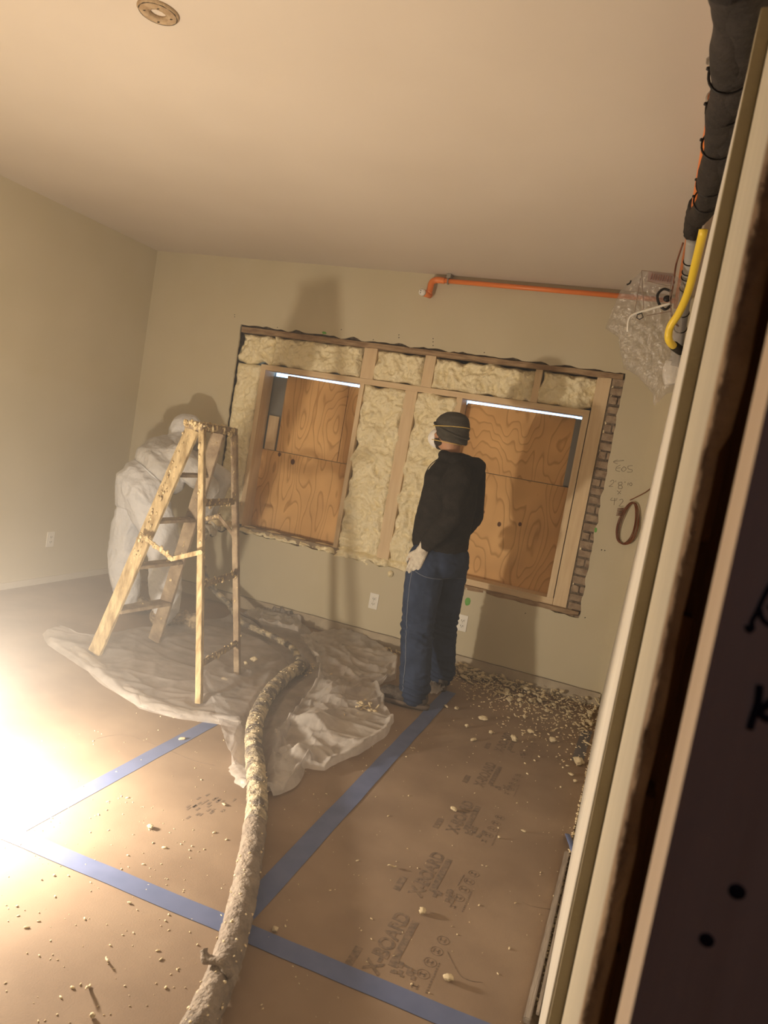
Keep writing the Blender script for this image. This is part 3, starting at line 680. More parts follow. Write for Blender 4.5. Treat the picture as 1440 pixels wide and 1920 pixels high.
for t in TIES:
    i = int(t*(len(sp)-1)); p = sp[i]; d = (sp[i+1]-sp[i-1]).normalized(); s = d.cross(Vector((0, 0, 1))).normalized(); u = s.cross(d)
    c = p+Vector((-.008, 0, -.010)); bm = BM(); tube(bm, [c+s*math.cos(k*math.pi/12)*.049+u*math.sin(k*math.pi/12)*.047 for k in range(24)], .0035, 6, closed=True)
    ell(bm, c-s*.052+u*.01, (.006, .006, .006), sub=1); link('cable_tie', bm, M['tie'], bd, True)
e = [at(1312, 385, 'y', 3.2), at(1302, 410, 'y', 3.3), at(1297, 436, 'y', 3.38), at(1294, 447, 'y', 3.4)]
bm = BM(); tube(bm, smoothpath(e, 5), lambda t: .044-.018*t, 14, disp=lambda s, a: .009*noise.noise(Vector((s*30, math.cos(a)*3, math.sin(a)*3)))); link('ragged_wrap_end', bm, M['duct'], bd, True)

gp = thing('grey_pipe', at(1280, 540, 'y', 3.8), 'grey insulated pipe with black ties descending at the top of the right wall', 'pipe')
gpts = smoothpath([at(1299, 448, 'y', 3.42), at(1293, 500, 'y', 3.55), at(1284, 560, 'y', 3.7), at(1277, 610, 'y', 3.85), at(1272, 640, 'y', 3.95), at(1271, 665, 'y', 4.0)], 6)
bm = BM(); tube(bm, gpts, .027, 14); link('pipe_run', bm, M['greypipe'], gp, True)
for (px, py) in ((1288, 485), (1285, 510), (1283, 518), (1280, 545), (1276, 583), (1272, 618)):
    j = min(range(len(gpts)), key=lambda i: abs((gpts[i]-at(px, py, 'y', gpts[i].y)).z)); p = gpts[j]; d = (gpts[min(j+1, len(gpts)-1)]-gpts[max(0, j-1)]).normalized(); s = d.cross(Vector((0, 1, 0))).normalized(); u = s.cross(d)
    bm = BM(); tube(bm, [p+s*math.cos(k*math.pi/9)*.0285+u*math.sin(k*math.pi/9)*.0285 for k in range(18)], .003, 6, closed=True); link('cable_tie', bm, M['tie'], gp)
bm = BM(); tube(bm, smoothpath([at(1271, 660, 'y', 4.0), at(1268, 676, 'y', 4.0), at(1264, 688, 'y', 4.0)], 4), .034, 14); link('collar', bm, M['greypipe'], gp, True)
bm = BM(); tube(bm, smoothpath([at(1266, 682, 'y', 4.02), at(1260, 700, 'y', 4.02), at(1262, 720, 'y', 4.02)], 4), lambda t: .052-.01*t, 16); link('white_elbow', bm, M['white'], gp, True)
yh = thing('yellow_hose', at(1285, 560, 'y', 3.5), 'bright yellow gas hose bent into a hook in front of the grey pipe', 'hose')
bm = BM(); tube(bm, smoothpath([at(1319, 430, 'y', 2.98), at(1316, 445, 'y', 3.0), at(1305, 490, 'y', 3.15), at(1291, 545, 'y', 3.3), at(1274, 585, 'y', 3.4), at(1258, 610, 'y', 3.45), at(1253, 630, 'y', 3.47), at(1257, 643, 'y', 3.5), at(1268, 652, 'y', 3.58)], 8), .0165, 14)
link('hose_run', bm, M['yellow'], yh, True)
bm = BM(); tube(bm, [at(1263, 648, 'y', 3.54), at(1276, 658, 'y', 3.62)], .021, 12); link('end_fitting', bm, M['slot'], yh, True)
bm = BM(); tube(bm, smoothpath([at(1281, 455, 'y', 3.5), at(1268, 495, 'y', 3.55), at(1263, 530, 'y', 3.58), at(1257, 570, 'y', 3.6), at(1262, 600, 'y', 3.62), at(1272, 612, 'y', 3.65)], 6), .004, 8)
tag(link('cable', bm, M['brownwire'], smooth=True), 'thin brown cable dangling between the plastic bag and the grey pipe', 'cable')

# hanging clear plastic bag
YB = 3.62
bag = thing('plastic_bag', at(1215, 620, 'y', YB), 'crumpled clear plastic bag hanging from the pipes at the upper right', 'bag')
outl = [(1204, 507), (1262, 512), (1285, 530), (1278, 600), (1272, 680), (1268, 700), (1262, 735), (1250, 738), (1226, 762), (1222, 735), (1212, 722), (1196, 705), (1170, 690), (1163, 660), (1160, 632), (1136, 615), (1146, 585), (1163, 545), (1180, 527), (1196, 515)]
bm = BM(); cen = at(1220, 620, 'y', YB); n = len(outl); NR = 22; NA = 120; fr = []
for side in (-1, 1):
    rows = []
    for r in range(NR+1):
        t = r/NR; row = []
        for a in range(NA):
            fa = a/NA*n; i0 = int(fa); q = fa-i0; e0 = at(*outl[i0 % n], 'y', YB); e1 = at(*outl[(i0+1) % n], 'y', YB); e = e0.lerp(e1, q)
            p = cen.lerp(e, t); pq = p*16+Vector((0, side*5, 0)); w = noise.noise_vector(pq*.6)
            bulge = .045*math.sqrt(max(0, 1-t*t))
            p = p+Vector((0, side*(bulge+.045*abs(noise.noise(pq+w))*(1-t**6)+.012*abs(noise.noise(pq*3+w))), 0))+Vector((1, 0, 1))*.006*noise.noise(pq*1.7)*t
            row.append(p)
        rows.append(row)
    vs = [[bm.verts.new(p) for p in row] for row in rows[1:]]; c0 = bm.verts.new(rows[0][0])
    for a in range(NA): bm.faces.new((c0, vs[0][a], vs[0][(a+1) % NA]))
    for r in range(NR-1):
        for a in range(NA): bm.faces.new((vs[r][a], vs[r+1][a], vs[r+1][(a+1) % NA], vs[r][(a+1) % NA]))
link('film', bm, M['bag'], bag, True)
YI = YB-.125
def flatq(name, pl, m, dy=0):
    bm = BM(); vs = [bm.verts.new(at(*p, 'y', YI+dy)) for p in pl]; f = bm.faces.new(vs); r = bmesh.ops.extrude_face_region(bm, geom=[f])
    for v in r['geom']:
        if isinstance(v, bmesh.types.BMVert): v.co.y += .0015
    bmesh.ops.recalc_face_normals(bm, faces=bm.faces[:]); return link(name, bm, m, bag)
flatq('printed_band', [(1216, 509), (1262, 514), (1262, 534), (1214, 527)], film_mat('tinted_band', (.45, .32, .30), .55))
bm = BM()
for k in range(9):
    x = 1220+k*4.4; tube(bm, [at(x, 524+k*.6, 'y', YI-.004), at(x+3, 513+k*.6, 'y', YI-.004)], .0022, 5)
link('printed_bars', bm, mat('faded_red_print', (.26, .12, .10), .8), bag)
bm = BM()
for pl in ([(1203, 507), (1262, 514)], [(1203, 507), (1207, 580)], [(1201, 522), (1190, 585)], [(1262, 514), (1262, 536), (1213, 527)], [(1258, 530), (1256, 560), (1262, 600)], [(1212, 592), (1256, 584)]):
    tube(bm, smoothpath([at(*p, 'y', YI) for p in pl], 3) if len(pl) > 2 else [at(*p, 'y', YI) for p in pl], .0018, 6)
link('bag_seam', bm, mat('seam_line', (.25, .18, .15), .7), bag)
bm = BM(); tube(bm, smoothpath([at(1257, 569, 'y', YI), at(1225, 578, 'y', YI), at(1190, 589, 'y', YI), at(1179, 600, 'y', YI), at(1177, 622, 'y', YI)], 6), .009, 10, flat=.6); link('white_handle', bm, M['white'], bag, True)
bm = BM(); tube(bm, smoothpath([at(1258, 546, 'y', YI+.02), at(1244, 542, 'y', YI+.02), at(1233, 553, 'y', YI+.02), at(1236, 570, 'y', YI+.02), at(1247, 580, 'y', YI+.02), at(1258, 572, 'y', YI+.02)], 6), .006, 8)
ell(bm, at(1251, 560, 'y', YI+.03), (.018, .01, .016), sub=2); link('black_loop', bm, M['tie'], bag, True)
bm = BM(); tube(bm, [at(*p, 'y', YI-.004) for p in ((1195, 590), (1203, 587), (1206, 595), (1199, 599), (1194, 596))], .0028, 6, closed=True); link('recycling_mark', bm, M['tie'], bag, True)
bm = BM(); tube(bm, smoothpath([at(1175, 534, 'y', YI), at(1181, 531, 'y', YI), at(1183, 526, 'y', YI)], 4), .004, 6); link('black_tag', bm, M['tie'], bag, True)

# cable coil hung on the back wall
cc = thing('cable_coil', at(1176, 980, 'y', D-.01), 'coil of thin brown cable hanging on the back wall at the right', 'cable coil')
c0 = at(1177, 981, 'y', D-.012)
bm = BM()
for k in range(6):
    a0 = random.uniform(-.06, .06); pts = []; rx = .040+.010*random.random()+.004*k; rz = .135+.012*random.random(); ox = random.uniform(-.008, .008)
    for t in range(36):
        a = 2*math.pi*t/36; x = rx*math.cos(a)*(1-.25*math.sin(a)); z = rz*math.sin(a); x += z*(.03+a0*.6)+ox
        pts.append(c0+Vector((x, -.002*k-.002*math.sin(a*3+k), z)))
    tube(bm, pts, .0026, 6, closed=True)
link('loops', bm, M['brownwire'], cc, True)
bm = BM()
for k in range(5): tube(bm, [at(1161+k*.6, 966-k*3, 'y', D-.018)+Vector((.017*math.cos(t*math.pi/6), .010*math.sin(t*math.pi/6), .004*math.cos(t*math.pi/6))) for t in range(12)], .0026, 5, closed=True)
link('wrap', bm, M['brownwire'], cc, True)
bm = BM(); tube(bm, smoothpath([at(1181, 938, 'y', D-.012), at(1197, 930, 'y', D-.014), at(1210, 923, 'y', D-.016), at(1222, 914, 'y', D-.02)], 5), .0032, 6); link('lead', bm, M['brownwire'], cc, True)

# ================================================================== LADDER
LD = thing('step_ladder', (-2.4, 3.45, 0), 'short wooden step ladder crusted with dried foam, standing on the plastic sheet', 'ladder')
TZ = 1.405
A0, A1 = Vector((-2.80, 3.29, .012)), Vector((-2.385, 3.335, TZ-.01))
B0, B1 = Vector((-2.735, 3.745, .012)), Vector((-2.40, 3.61, TZ-.01))
C0, C1 = Vector((-1.945, 3.11, .012)), Vector((-2.275, 3.265, TZ))
D0, D1 = Vector((-2.035, 3.62, .012)), Vector((-2.265, 3.565, TZ-.01))
def crust(parent, a, b, w, n, seed, h=.01):
    bm = BM(); rnd = random.Random(seed); a = Vector(a); b = Vector(b)
    for _ in range(n):
        t = rnd.random(); p = a.lerp(b, t)+Vector((rnd.uniform(-w, w), rnd.uniform(-w, w), rnd.uniform(-h, h))); r = abs(rnd.gauss(0, .0032))+.002
        ell(bm, p, (r, r*rnd.uniform(.7, 1.3), r*rnd.uniform(.6, 2.6)), sub=1)
    for v in bm.verts: v.co += noise.noise_vector(v.co*90)*.003
    o = link('foam_crust', bm, M['crust'], parent, True); o['kind'] = 'stuff'; return o
def rail(name, a, b, w, h, m, n, seed, wd):
    bm = BM(); d = (b-a).normalized(); up = Vector((0, 1, 0)).cross(d) if False else Vector((0, 1, 0)); beam(bm, a, b, w, h, up, .002)
    bmesh.ops.subdivide_edges(bm, edges=[e for e in bm.edges if e.calc_length() > .5], cuts=40)
    for v in bm.verts: v.co += noise.noise_vector(v.co*22)*.0018
    o = link(name, bm, m, LD); crust(o, a.lerp(b, .1), b, wd, n, seed); return o
rail('front_rail', A0, A1, .085, .024, M['ladder'], 70, 1, .015)
crust(LD.children[0], A0.lerp(A1, .45), A1, .03, 160, 77, .02)
rail('front_rail', B0, B1, .085, .024, M['ladderdark'], 40, 2, .015)
rail('rear_rail', C0, C1, .034, .026, M['ladder'], 90, 3, .014)
rail('rear_rail', D0, D1, .036, .026, M['ladderdark'], 60, 4, .014)
for i, z in enumerate((.285, .565, .845, 1.125)):
    t = z/TZ; a = A0.lerp(A1, t)+Vector((.0, .012, 0)); b = B0.lerp(B1, t)-Vector((0, .012, 0)); a.z = b.z = z
    bm = BM(); beam(bm, a, b, .10-.012*i, .020, Vector((0, 0, 1)), .003); o = link('step', bm, M['ladderdark'], LD); crust(o, a, b, .02, 14+8*i, 20+i, .006)
for i, z in enumerate((.20, .60, 1.02)):
    t = z/TZ; a = C0.lerp(C1, t); b = D0.lerp(D1, t); a.z = b.z = z
    bm = BM(); beam(bm, a+Vector((0, .01, 0)), b-Vector((0, .01, 0)), .012, .038, Vector((0, 0, 1)), .003); o = link('rear_brace', bm, M['ladderdark'], LD); crust(o, a, b, .012, 70, 30+i, .018)
bm = BM()
p1 = at(346, 792, 'y', 3.31); p2 = at(379, 802, 'y', 3.245); p3 = at(447, 806, 'y', 3.585); cs = [(p1.x, p1.y), (p2.x, p2.y), (p3.x, p3.y), (p1.x+p3.x-p2.x-.01, p1.y+p3.y-p2.y)]
lo4 = [bm.verts.new((x, y, TZ-.012)) for x, y in cs]; hi4 = [bm.verts.new((x, y, TZ+.030)) for x, y in cs]
bm.faces.new(lo4[::-1]); bm.faces.new(hi4)
for k in range(4): bm.faces.new((lo4[k], lo4[(k+1) % 4], hi4[(k+1) % 4], hi4[k]))
bmesh.ops.bevel(bm, geom=bm.edges[:], offset=.004, segments=2, affect='EDGES')
o = link('top_cap', bm, M['ladderdark'], LD)
V3 = lambda i, z: Vector((cs[i][0], cs[i][1], TZ+z))
crust(o, V3(0, .012), V3(1, .012), .004, 45, 41, .014); crust(o, V3(1, .008), V3(2, .008), .004, 60, 42, .016); crust(o, V3(0, .03).lerp(V3(1, .03), .5), V3(3, .03).lerp(V3(2, .03), .5), .05, 70, 43, .002)
# folding spreaders
for side, (p0, p1, s) in enumerate((((265, 1003), (378, 1035), (323, 1048)), ((383, 975), (439, 1005), (410, 967)))):
    Y0 = 3.25 if side == 0 else 3.68
    a = at(*p0, 'y', Y0); m_ = at(*s, 'y', 3.18 if side == 0 else 3.66); b = at(*p1, 'y', 3.10 if side == 0 else 3.60)
    bm = BM(); beam(bm, a, m_, .006, .024, Vector((0, 0, 1)), .001); beam(bm, m_, b, .006, .024, Vector((0, 0, 1)), .001); tube(bm, [m_-Vector((0, .01, 0)), m_+Vector((0, .01, 0))], .012, 10)
    tube(bm, [b-Vector((0, .012, 0)), b+Vector((0, .012, 0))], .012, 10)
    o = link('spreader', bm, M['ladder'] if side == 0 else M['ladderdark'], LD); crust(o, a, m_, .006, 40, 50+side, .01)

# ================================================================== PLASTIC SHEETS
HOSE = [at(*p, 'z', .052) for p in [(352, 1960), (375, 1920), (415, 1830), (440, 1750), (462, 1650), (478, 1550), (482, 1480), (476, 1400), (480, 1350), (505, 1300), (540, 1265), (566, 1248)]]
THIN = [at(566, 1248, 'z', .05), at(548, 1215, 'z', .06), at(515, 1195, 'z', .055), at(470, 1175, 'z', .06), at(447, 1160, 'z', .08), at(428, 1132, 'y', 4.52), at(400, 1105, 'y', 4.50), at(384, 1075, 'y', 4.45), at(378, 1030, 'y', 4.42), at(388, 990, 'y', 4.40)]
hs = smoothpath(HOSE, 6); ts_ = smoothpath(THIN, 6)
def near(p, path):
    return min((Vector((q.x-p.x, q.y-p.y)).length for q in path if q.z < .12), default=9)
FEET = [A0, B0, C0, D0]
def sheet(name, outline, cen, amp, m, label, z0=.004, seed=0, curl=.03, NR=80, NA=380, sc=3.0, mounds=()):
    P = [at(*p, 'z', 0) for p in outline]; n = len(P); c = at(*cen, 'z', 0); bm = BM(); rows = []
    for r in range(1, NR+1):
        t = r/NR; row = []
        for a in range(NA):
            fa = a/NA*n; i0 = int(fa) % n; q = fa-int(fa)
            p0, p1, p2, p3 = P[i0-1], P[i0], P[(i0+1) % n], P[(i0+2) % n]
            e = p1.lerp(p2, q)
            e = e+Vector((noise.noise(Vector((fa*1.3, seed, 0))), noise.noise(Vector((fa*1.3, seed, 9))), 0))*.018
            p = c.lerp(e, t)
            s = Vector((p.x*sc, p.y*sc, seed)); w = noise.noise_vector(s*.8)*.7
            d1 = noise.voronoi(s+w)[0]; d2 = noise.voronoi((s+w)*2.3+Vector((5, 2, 0)))[0]
            rd2 = 1-abs(noise.noise((s+w)*1.4+Vector((4, 1, 0))))*2.2
            h = amp*(.55*max(0, 1-(d1[1]-d1[0])*3.2)**1.5*(.4+.9*abs(noise.noise(s*.6)))+.55*(.5+noise.noise(s*.9))+.22*d2[0]+.10*max(0, 1-(d2[1]-d2[0])*4))
            for (mx, my, mr, mh) in mounds:
                mp_ = at(mx, my, 'z', 0); dd = (Vector((p.x, p.y))-Vector((mp_.x, mp_.y))).length/mr
                h += mh*math.exp(-dd*dd)*(.55+.45*max(0, rd2))
            h += curl*max(0, (t-.86)/.14)**1.5*max(0, math.sin(math.pi*min(1, (t-.86)/.14)))*(1+noise.noise(Vector((fa, 2, seed))))
            h *= .25+.75*min(1, (1-t)/.03+.15)
            pv = Vector((p.x, p.y, 0)); nd = near(pv, hs+ts_)
            if nd < .11: h = min(h, .003+.05*max(0, (nd-.055)/.055))
            for ft in FEET:
                fd = (pv-Vector((ft.x, ft.y, 0))).length
                if fd < .08: h *= max(.05, (fd-.03)/.05)
            p = Vector((min(p.x, -.05), min(p.y, D-.02), z0+h)); row.append(bm.verts.new(p))
        rows.append(row)
    cv = bm.verts.new((c.x, c.y, z0))
    for a in range(NA): bm.faces.new((cv, rows[0][a], rows[0][(a+1) % NA]))
    for r in range(NR-1):
        for a in range(NA): bm.faces.new((rows[r][a], rows[r+1][a], rows[r+1][(a+1) % NA], rows[r][(a+1) % NA]))
    return tag(link(name, bm, m, smooth=True), label, 'plastic sheet')
sheet('plastic_sheet', [(80, 1195), (108, 1186), (150, 1200), (200, 1195), (262, 1182), (330, 1178), (400, 1165), (470, 1150), (545, 1160), (575, 1180), (610, 1230), (600, 1290), (560, 1330), (540, 1390), (510, 1450), (470, 1475), (437, 1440), (448, 1400), (455, 1368), (400, 1355), (330, 1350), (260, 1330), (200, 1290), (140, 1245), (90, 1215)],
      (380, 1270), .045, M['plastic'], 'wide milky plastic sheet spread under the step ladder', seed=3.3, curl=.02, sc=1.9)
sheet('plastic_sheet', [(560, 1200), (600, 1195), (650, 1190), (700, 1208), (744, 1250), (740, 1282), (704, 1294), (722, 1335), (740, 1362), (716, 1395), (670, 1425), (605, 1452), (560, 1448), (530, 1490), (498, 1490), (500, 1425), (520, 1380), (556, 1335), (590, 1290), (598, 1250), (575, 1225)],
      (640, 1330), .075, M['plastic2'], "bunched pile of milky plastic between the hose and the standing man's shoes", z0=.010, seed=8.1, curl=.03, sc=3.0, mounds=((590, 1372, .11, .07), (625, 1320, .10, .05), (560, 1430, .06, .05)))
sheet('plastic_sheet', [(800, 1268), (812, 1262), (828, 1266), (836, 1280), (832, 1298), (818, 1306), (804, 1304)], (818, 1284), .06, M['plastic2'], "small scrap of plastic standing behind the standing man's heel", z0=.006, seed=2.2, curl=.03, NR=20, NA=60, sc=12, mounds=((818, 1284, .05, .06),))
sheet('plastic_sheet', [(455, 1160), (500, 1150), (548, 1152), (565, 1175), (560, 1195), (520, 1185), (480, 1178)], (515, 1168), .07, M['plastic2'], 'crumpled plastic fold against the back wall behind the thin hose', z0=.006, seed=5.2, curl=.04, NR=30, NA=120, sc=6)
# doubled-over edge of the wide sheet
def ribbon(pl, wid, hgt, label, seed):
    P = smoothpath([at(*p, 'z', .004) for p in pl], 12); bm = BM(); prev = None; nn = len(P)
    for i, p in enumerate(P):
        d = (P[min(i+1, nn-1)]-P[max(i-1, 0)]).normalized(); s = Vector((-d.y, d.x, 0)); t = i/(nn-1); w = wid*(1-.5*abs(2*t-1)**3)*(1+.4*noise.noise(Vector((t*7, seed, 0)))); row = []
        for k in range(11):
            u = k/10; h = hgt*math.sin(math.pi*u)**.8*(.6+.6*abs(noise.noise(Vector((t*12, u*2, seed)))))+.004*noise.noise(Vector((t*40, u*6, seed)))
            row.append(bm.verts.new(p+s*(w*(u-.5))+Vector((0, 0, max(.002, h)+.004))))
        if prev:
            for k in range(10): bm.faces.new((prev[k], prev[k+1], row[k+1], row[k]))
        prev = row
    tag(link('plastic_fold', bm, M['plastic2'], smooth=True), label, 'plastic sheet')
ribbon([(95, 1200), (150, 1228), (200, 1270), (262, 1312), (330, 1338), (400, 1350), (452, 1362)], .13, .035, 'doubled-over front edge of the plastic sheet, nearest the lamp', 1)
ribbon([(440, 1438), (452, 1452), (466, 1480)], .09, .03, 'small folded plastic corner sticking out left of the hose', 4)
ribbon([(500, 1490), (540, 1460), (548, 1415), (520, 1425)], .12, .05, 'pale plastic flap curling up right of the hose', 7)

# ================================================================== HOSES
HS = thing('spray_hose', HOSE[4], 'thick tape-wrapped hose caked in dust and foam, snaking across the floor to the foreground', 'hose')
def hdisp(s, a):
    wrap = ((s*11+a/(2*math.pi)) % 1.0); return .004*wrap+.0035*noise.noise(Vector((s*22, math.cos(a)*2.4, math.sin(a)*2.4)))+.003*noise.noise(Vector((s*60, math.cos(a)*5, math.sin(a)*5)))
hp = smoothpath(HOSE, 26)
i1 = int(len(hp)*.45)
bm = BM(); tube(bm, hp[:i1+2], .040, 30, disp=hdisp); link('wrapped_section', bm, M['hosegrey'], HS, True)
bm = BM(); tube(bm, hp[i1:], .0385, 30, disp=hdisp); link('foam_caked_section', bm, M['hose'], HS, True)
bm = BM(); rnd = random.Random(5)
for _ in range(150):
    i = rnd.randint(10, len(hp)-3); a = rnd.uniform(.2, 2.9); d = (hp[i+1]-hp[i]).normalized(); s = d.cross(Vector((0, 0, 1))); p = hp[i]+s*math.cos(a)*.042+Vector((0, 0, math.sin(a)*.042)); r = rnd.uniform(.002, .005); ell(bm, p, (r, r*1.2, r*.7), sub=1)
for v in bm.verts: v.co += noise.noise_vector(v.co*80)*.003
o = link('foam_flecks', bm, M['foamscrap'], HS, True); o['kind'] = 'stuff'
bm = BM(); q = at(402, 1812, 'z', .095); tube(bm, smoothpath([q+Vector((.05, .0, -.01)), q+Vector((.01, .01, .01)), q+Vector((-.03, .01, .0)), q+Vector((-.05, .02, .012))], 5), .011, 10, disp=lambda s, a: .006*noise.noise(Vector((s*60, a, 3)))); link('torn_wrap_tail', bm, M['hosegrey'], HS, True)
bm = BM(); tube(bm, [HOSE[-1]+Vector((-.0, -.03, 0)), HOSE[-1]+Vector((0, .02, .004))], .047, 24, cap=False); tube(bm, [HOSE[-1]+Vector((0, .02, .004)), HOSE[-1]+Vector((0, -.03, 0))], .040, 24, cap=False); link('end_cuff', bm, M['hosegrey'], HS, True)
TH = thing('spray_line', THIN[3], 'thinner foam-caked spray line leading from the thick hose to the suited worker', 'hose')
bm = BM(); tube(bm, smoothpath(THIN, 20), .020, 18, disp=lambda s, a: .007*noise.noise(Vector((s*30, math.cos(a)*2, math.sin(a)*2)))+.004*noise.noise(Vector((s*80, math.cos(a)*4, a)))); link('line_run', bm, M['hose'], TH, True)
T2 = smoothpath([at(505, 1192, 'z', .04), at(480, 1165, 'z', .05), at(452, 1150, 'z', .10), at(425, 1128, 'y', 4.58), at(402, 1112, 'y', 4.55), at(388, 1095, 'y', 4.52)], 12)
bm = BM(); tube(bm, T2, .010, 12, disp=lambda s, a: .004*noise.noise(Vector((s*50, math.cos(a)*2, 3)))); link('side_line', bm, M['hosegrey'], TH, True)

# ================================================================== PEOPLE
def orth(fx, fy):
    F = Vector((fx, fy, 0)).normalized(); Lf = Vector((-F.y, F.x, 0)); return F, Lf
def hand(bm, wrist, d, back, side, k=1.0, curl=.5, fr=.0085):
    """palm, four bent fingers and a thumb; d = pointing direction, back = back of hand, side = towards the thumb"""
    d = d.normalized(); back = (back-d*back.dot(d)).normalized(); side = d.cross(back) if d.cross(back).dot(side) > 0 else -d.cross(back)
    w = Vector(wrist); pal = w+d*.085*k
    for u in (-.026, -.009, .009, .026): chain(bm, [(*(w+side*u*.7*k), .016*k), (*(pal+side*u*k), .0145*k)])
    for u, ln in ((.029, .070), (.0095, .079), (-.010, .073), (-.029, .057)):
        p = pal+side*u*k; dd = d; pts = [(*p, fr*k*1.08)]
        for j, fr_ in enumerate((.42, .32, .26)):
            ang = curl*(.5+.5*j); dd = (d*math.cos(ang)-back*math.sin(ang)); p = p+dd*ln*fr_*k; pts.append((*p, fr*k*(1-.09*(j+1))))
        chain(bm, pts)
    t0 = w+d*.022*k+side*.024*k; t1 = t0+(d*.7+side*.55-back*.25).normalized()*.042*k; t2 = t1+(d*.92+side*.15-back*.3).normalized()*.030*k; t3 = t2+(d*.95-side*.05-back*.3).normalized()*.022*k
    chain(bm, [(*t0, .013*k), (*t1, .0115*k), (*t2, .010*k), (*t3, .0085*k)])
def head(bm, c, F, Lf, up, k=1.0):
    """skull, jaw, brow, nose, lips, eyes, ears; c = centre of the head"""
    rot = Matrix((Lf, F, up)).transposed()
    P = lambda l, f, u: c+Lf*l*k+F*f*k+up*u*k
    ell(bm, P(0, -.008, .022), (.077*k, .097*k, .090*k), rot)
    ell(bm, P(0, .022, -.040), (.060*k, .068*k, .070*k), rot)
    ell(bm, P(0, .052, -.088), (.030*k, .028*k, .022*k), rot)
    ell(bm, P(0, .078, .022), (.050*k, .016*k, .012*k), rot)
    chain(bm, [(*P(0, .088, .012), .009*k), (*P(0, .106, -.022), .013*k)]); ell(bm, P(0, .098, -.026), (.019*k, .013*k, .010*k), rot)
    ell(bm, P(0, .085, -.055), (.025*k, .012*k, .007*k), rot); ell(bm, P(0, .083, -.066), (.022*k, .012*k, .008*k), rot)
    for s in (-1, 1):
        ell(bm, P(s*.031, .074, .004), (.015*k, .012*k, .009*k), rot); ell(bm, P(s*.079, -.008, -.012), (.010*k, .020*k, .032*k), rot); ell(bm, P(s*.040, .060, -.028), (.022*k, .022*k, .020*k), rot)

# ---- standing man
F, Lf = orth(-.93, .37); UP = Vector((0, 0, 1))
MAN = thing('person', (-1.10, 4.14, 0), 'person standing in profile in black hoodie, blue jeans, grey beanie and white dust mask', 'person')
B = Vector((-1.10, 4.14, 0)); Q = lambda f, l, z: B+F*f+Lf*l+UP*z
hc = Vector((-1.165, 4.14, 1.625))
LW, LE, LS = at(794, 1028, 'y', 3.93), at(850, 965, 'y', 3.90), at(858, 893, 'y', 3.95)
nl = [Q(.01, .10, .90), at(783, 1172, 'y', 4.02), at(778, 1288, 'y', 3.98)]; nl[2].z = .085         # near (left) leg
fl = [Q(-.01, -.10, .90), at(829, 1168, 'y', 4.36), at(829, 1250, 'y', 4.46)]; fl[2].z = .085   # far leg
RS, RE, RW = Q(.0, -.19, 1.40), Q(-.02, -.25, 1.14), Q(.10, -.22, .92)
bm = BM()
head(bm, hc, F, Lf, UP)
chain(bm, [(*Q(.02, 0, 1.40), .055), (*Q(.045, 0, 1.50), .052), (*(hc-F*.01-UP*.02), .06)])
loft(bm, [(Q(0, 0, .85), Lf*.145, F*.10), (Q(0, 0, .98), Lf*.14, F*.095), (Q(0, 0, 1.15), Lf*.15, F*.10), (Q(.0, 0, 1.30), Lf*.17, F*.105), (Q(.01, 0, 1.42), Lf*.13, F*.07)])
for lg in (nl, fl): chain(bm, [(*lg[0], .075), (*lg[1], .050), (*(lg[2]+UP*.22+Vector((0, 0, 0))), .046), (*lg[2], .036)]); chain(bm, [(*lg[2], .034), (*(lg[2]-UP*.04+F*.06), .03), (*(lg[2]-UP*.05+F*.14), .022)])
chain(bm, [(*LS, .048), (*LE, .036), (*LW, .024)]); chain(bm, [(*RS, .048), (*RE, .036), (*RW, .024)])
hdir = (at(776, 1062, 'y', 3.93)-LW); hdir.normalize()
hand(bm, LW+hdir*.01, hdir, -Vector((0, 1, 0))*1.0-F*.1, F, .94, .5, .007); hand(bm, RW, (F*.3-UP), -Lf, F, .94, .5, .007)
fuse('body', bm, M['skin'], MAN, .0065, 3)
# hoodie
bm = BM()
hem = lambda z, a, b, off=0: (Q(off, 0, z), Lf*a, F*b)
loft(bm, [hem(.925, .175, .140, .0), hem(.95, .190, .155, .0), hem(1.02, .192, .155, .01), hem(1.12, .198, .150, .005), hem(1.25, .205, .145), hem(1.36, .200, .135), hem(1.43, .150, .105, .0), hem(1.485, .085, .080, .01), hem(1.51, .078, .074, .012)], 40)
for S, E_, W_ in ((LS, LE, LW), (RS, RE, RW)):
    chain(bm, [(*(S-UP*.0), .082), (*E_, .066), (*(W_+(E_-W_)*.18), .055), (*(W_+(E_-W_)*.06), .043)])
# hood lying on the shoulders
hoodc = Q(-.085, 0, 1.455)
tube(bm, [hoodc+Lf*math.cos(t*math.pi/10)*.088+F*(math.sin(t*math.pi/10)*.105+.055)+UP*(.018-.028*math.sin(t*math.pi/10)*-1*.6) for t in range(20)], .034, 14, closed=True)
ell(bm, Q(-.128, -.01, 1.455), (.100, .056, .050), Matrix((Lf, F, UP)).transposed())
ell(bm, Q(-.10, 0, 1.40), (.12, .07, .08), Matrix((Lf, F, UP)).transposed())
def hd(co, n):
    v = fold(6, .007, 1, 1, .8, 2)(co, n)+fold(15, .003, 1, 1, 1.4, 5)(co, n); return v
hoodie = fuse('hoodie', bm, M['hoodie'], MAN, .007, 6, hd)
bm = BM(); tube(bm, smoothpath([Q(.085, .045, 1.47), Q(.125, .07, 1.42), Q(.15, .075, 1.36), Q(.152, .07, 1.31)], 6), .003, 6); link('drawstring', bm, M['hoodie'], MAN, True)
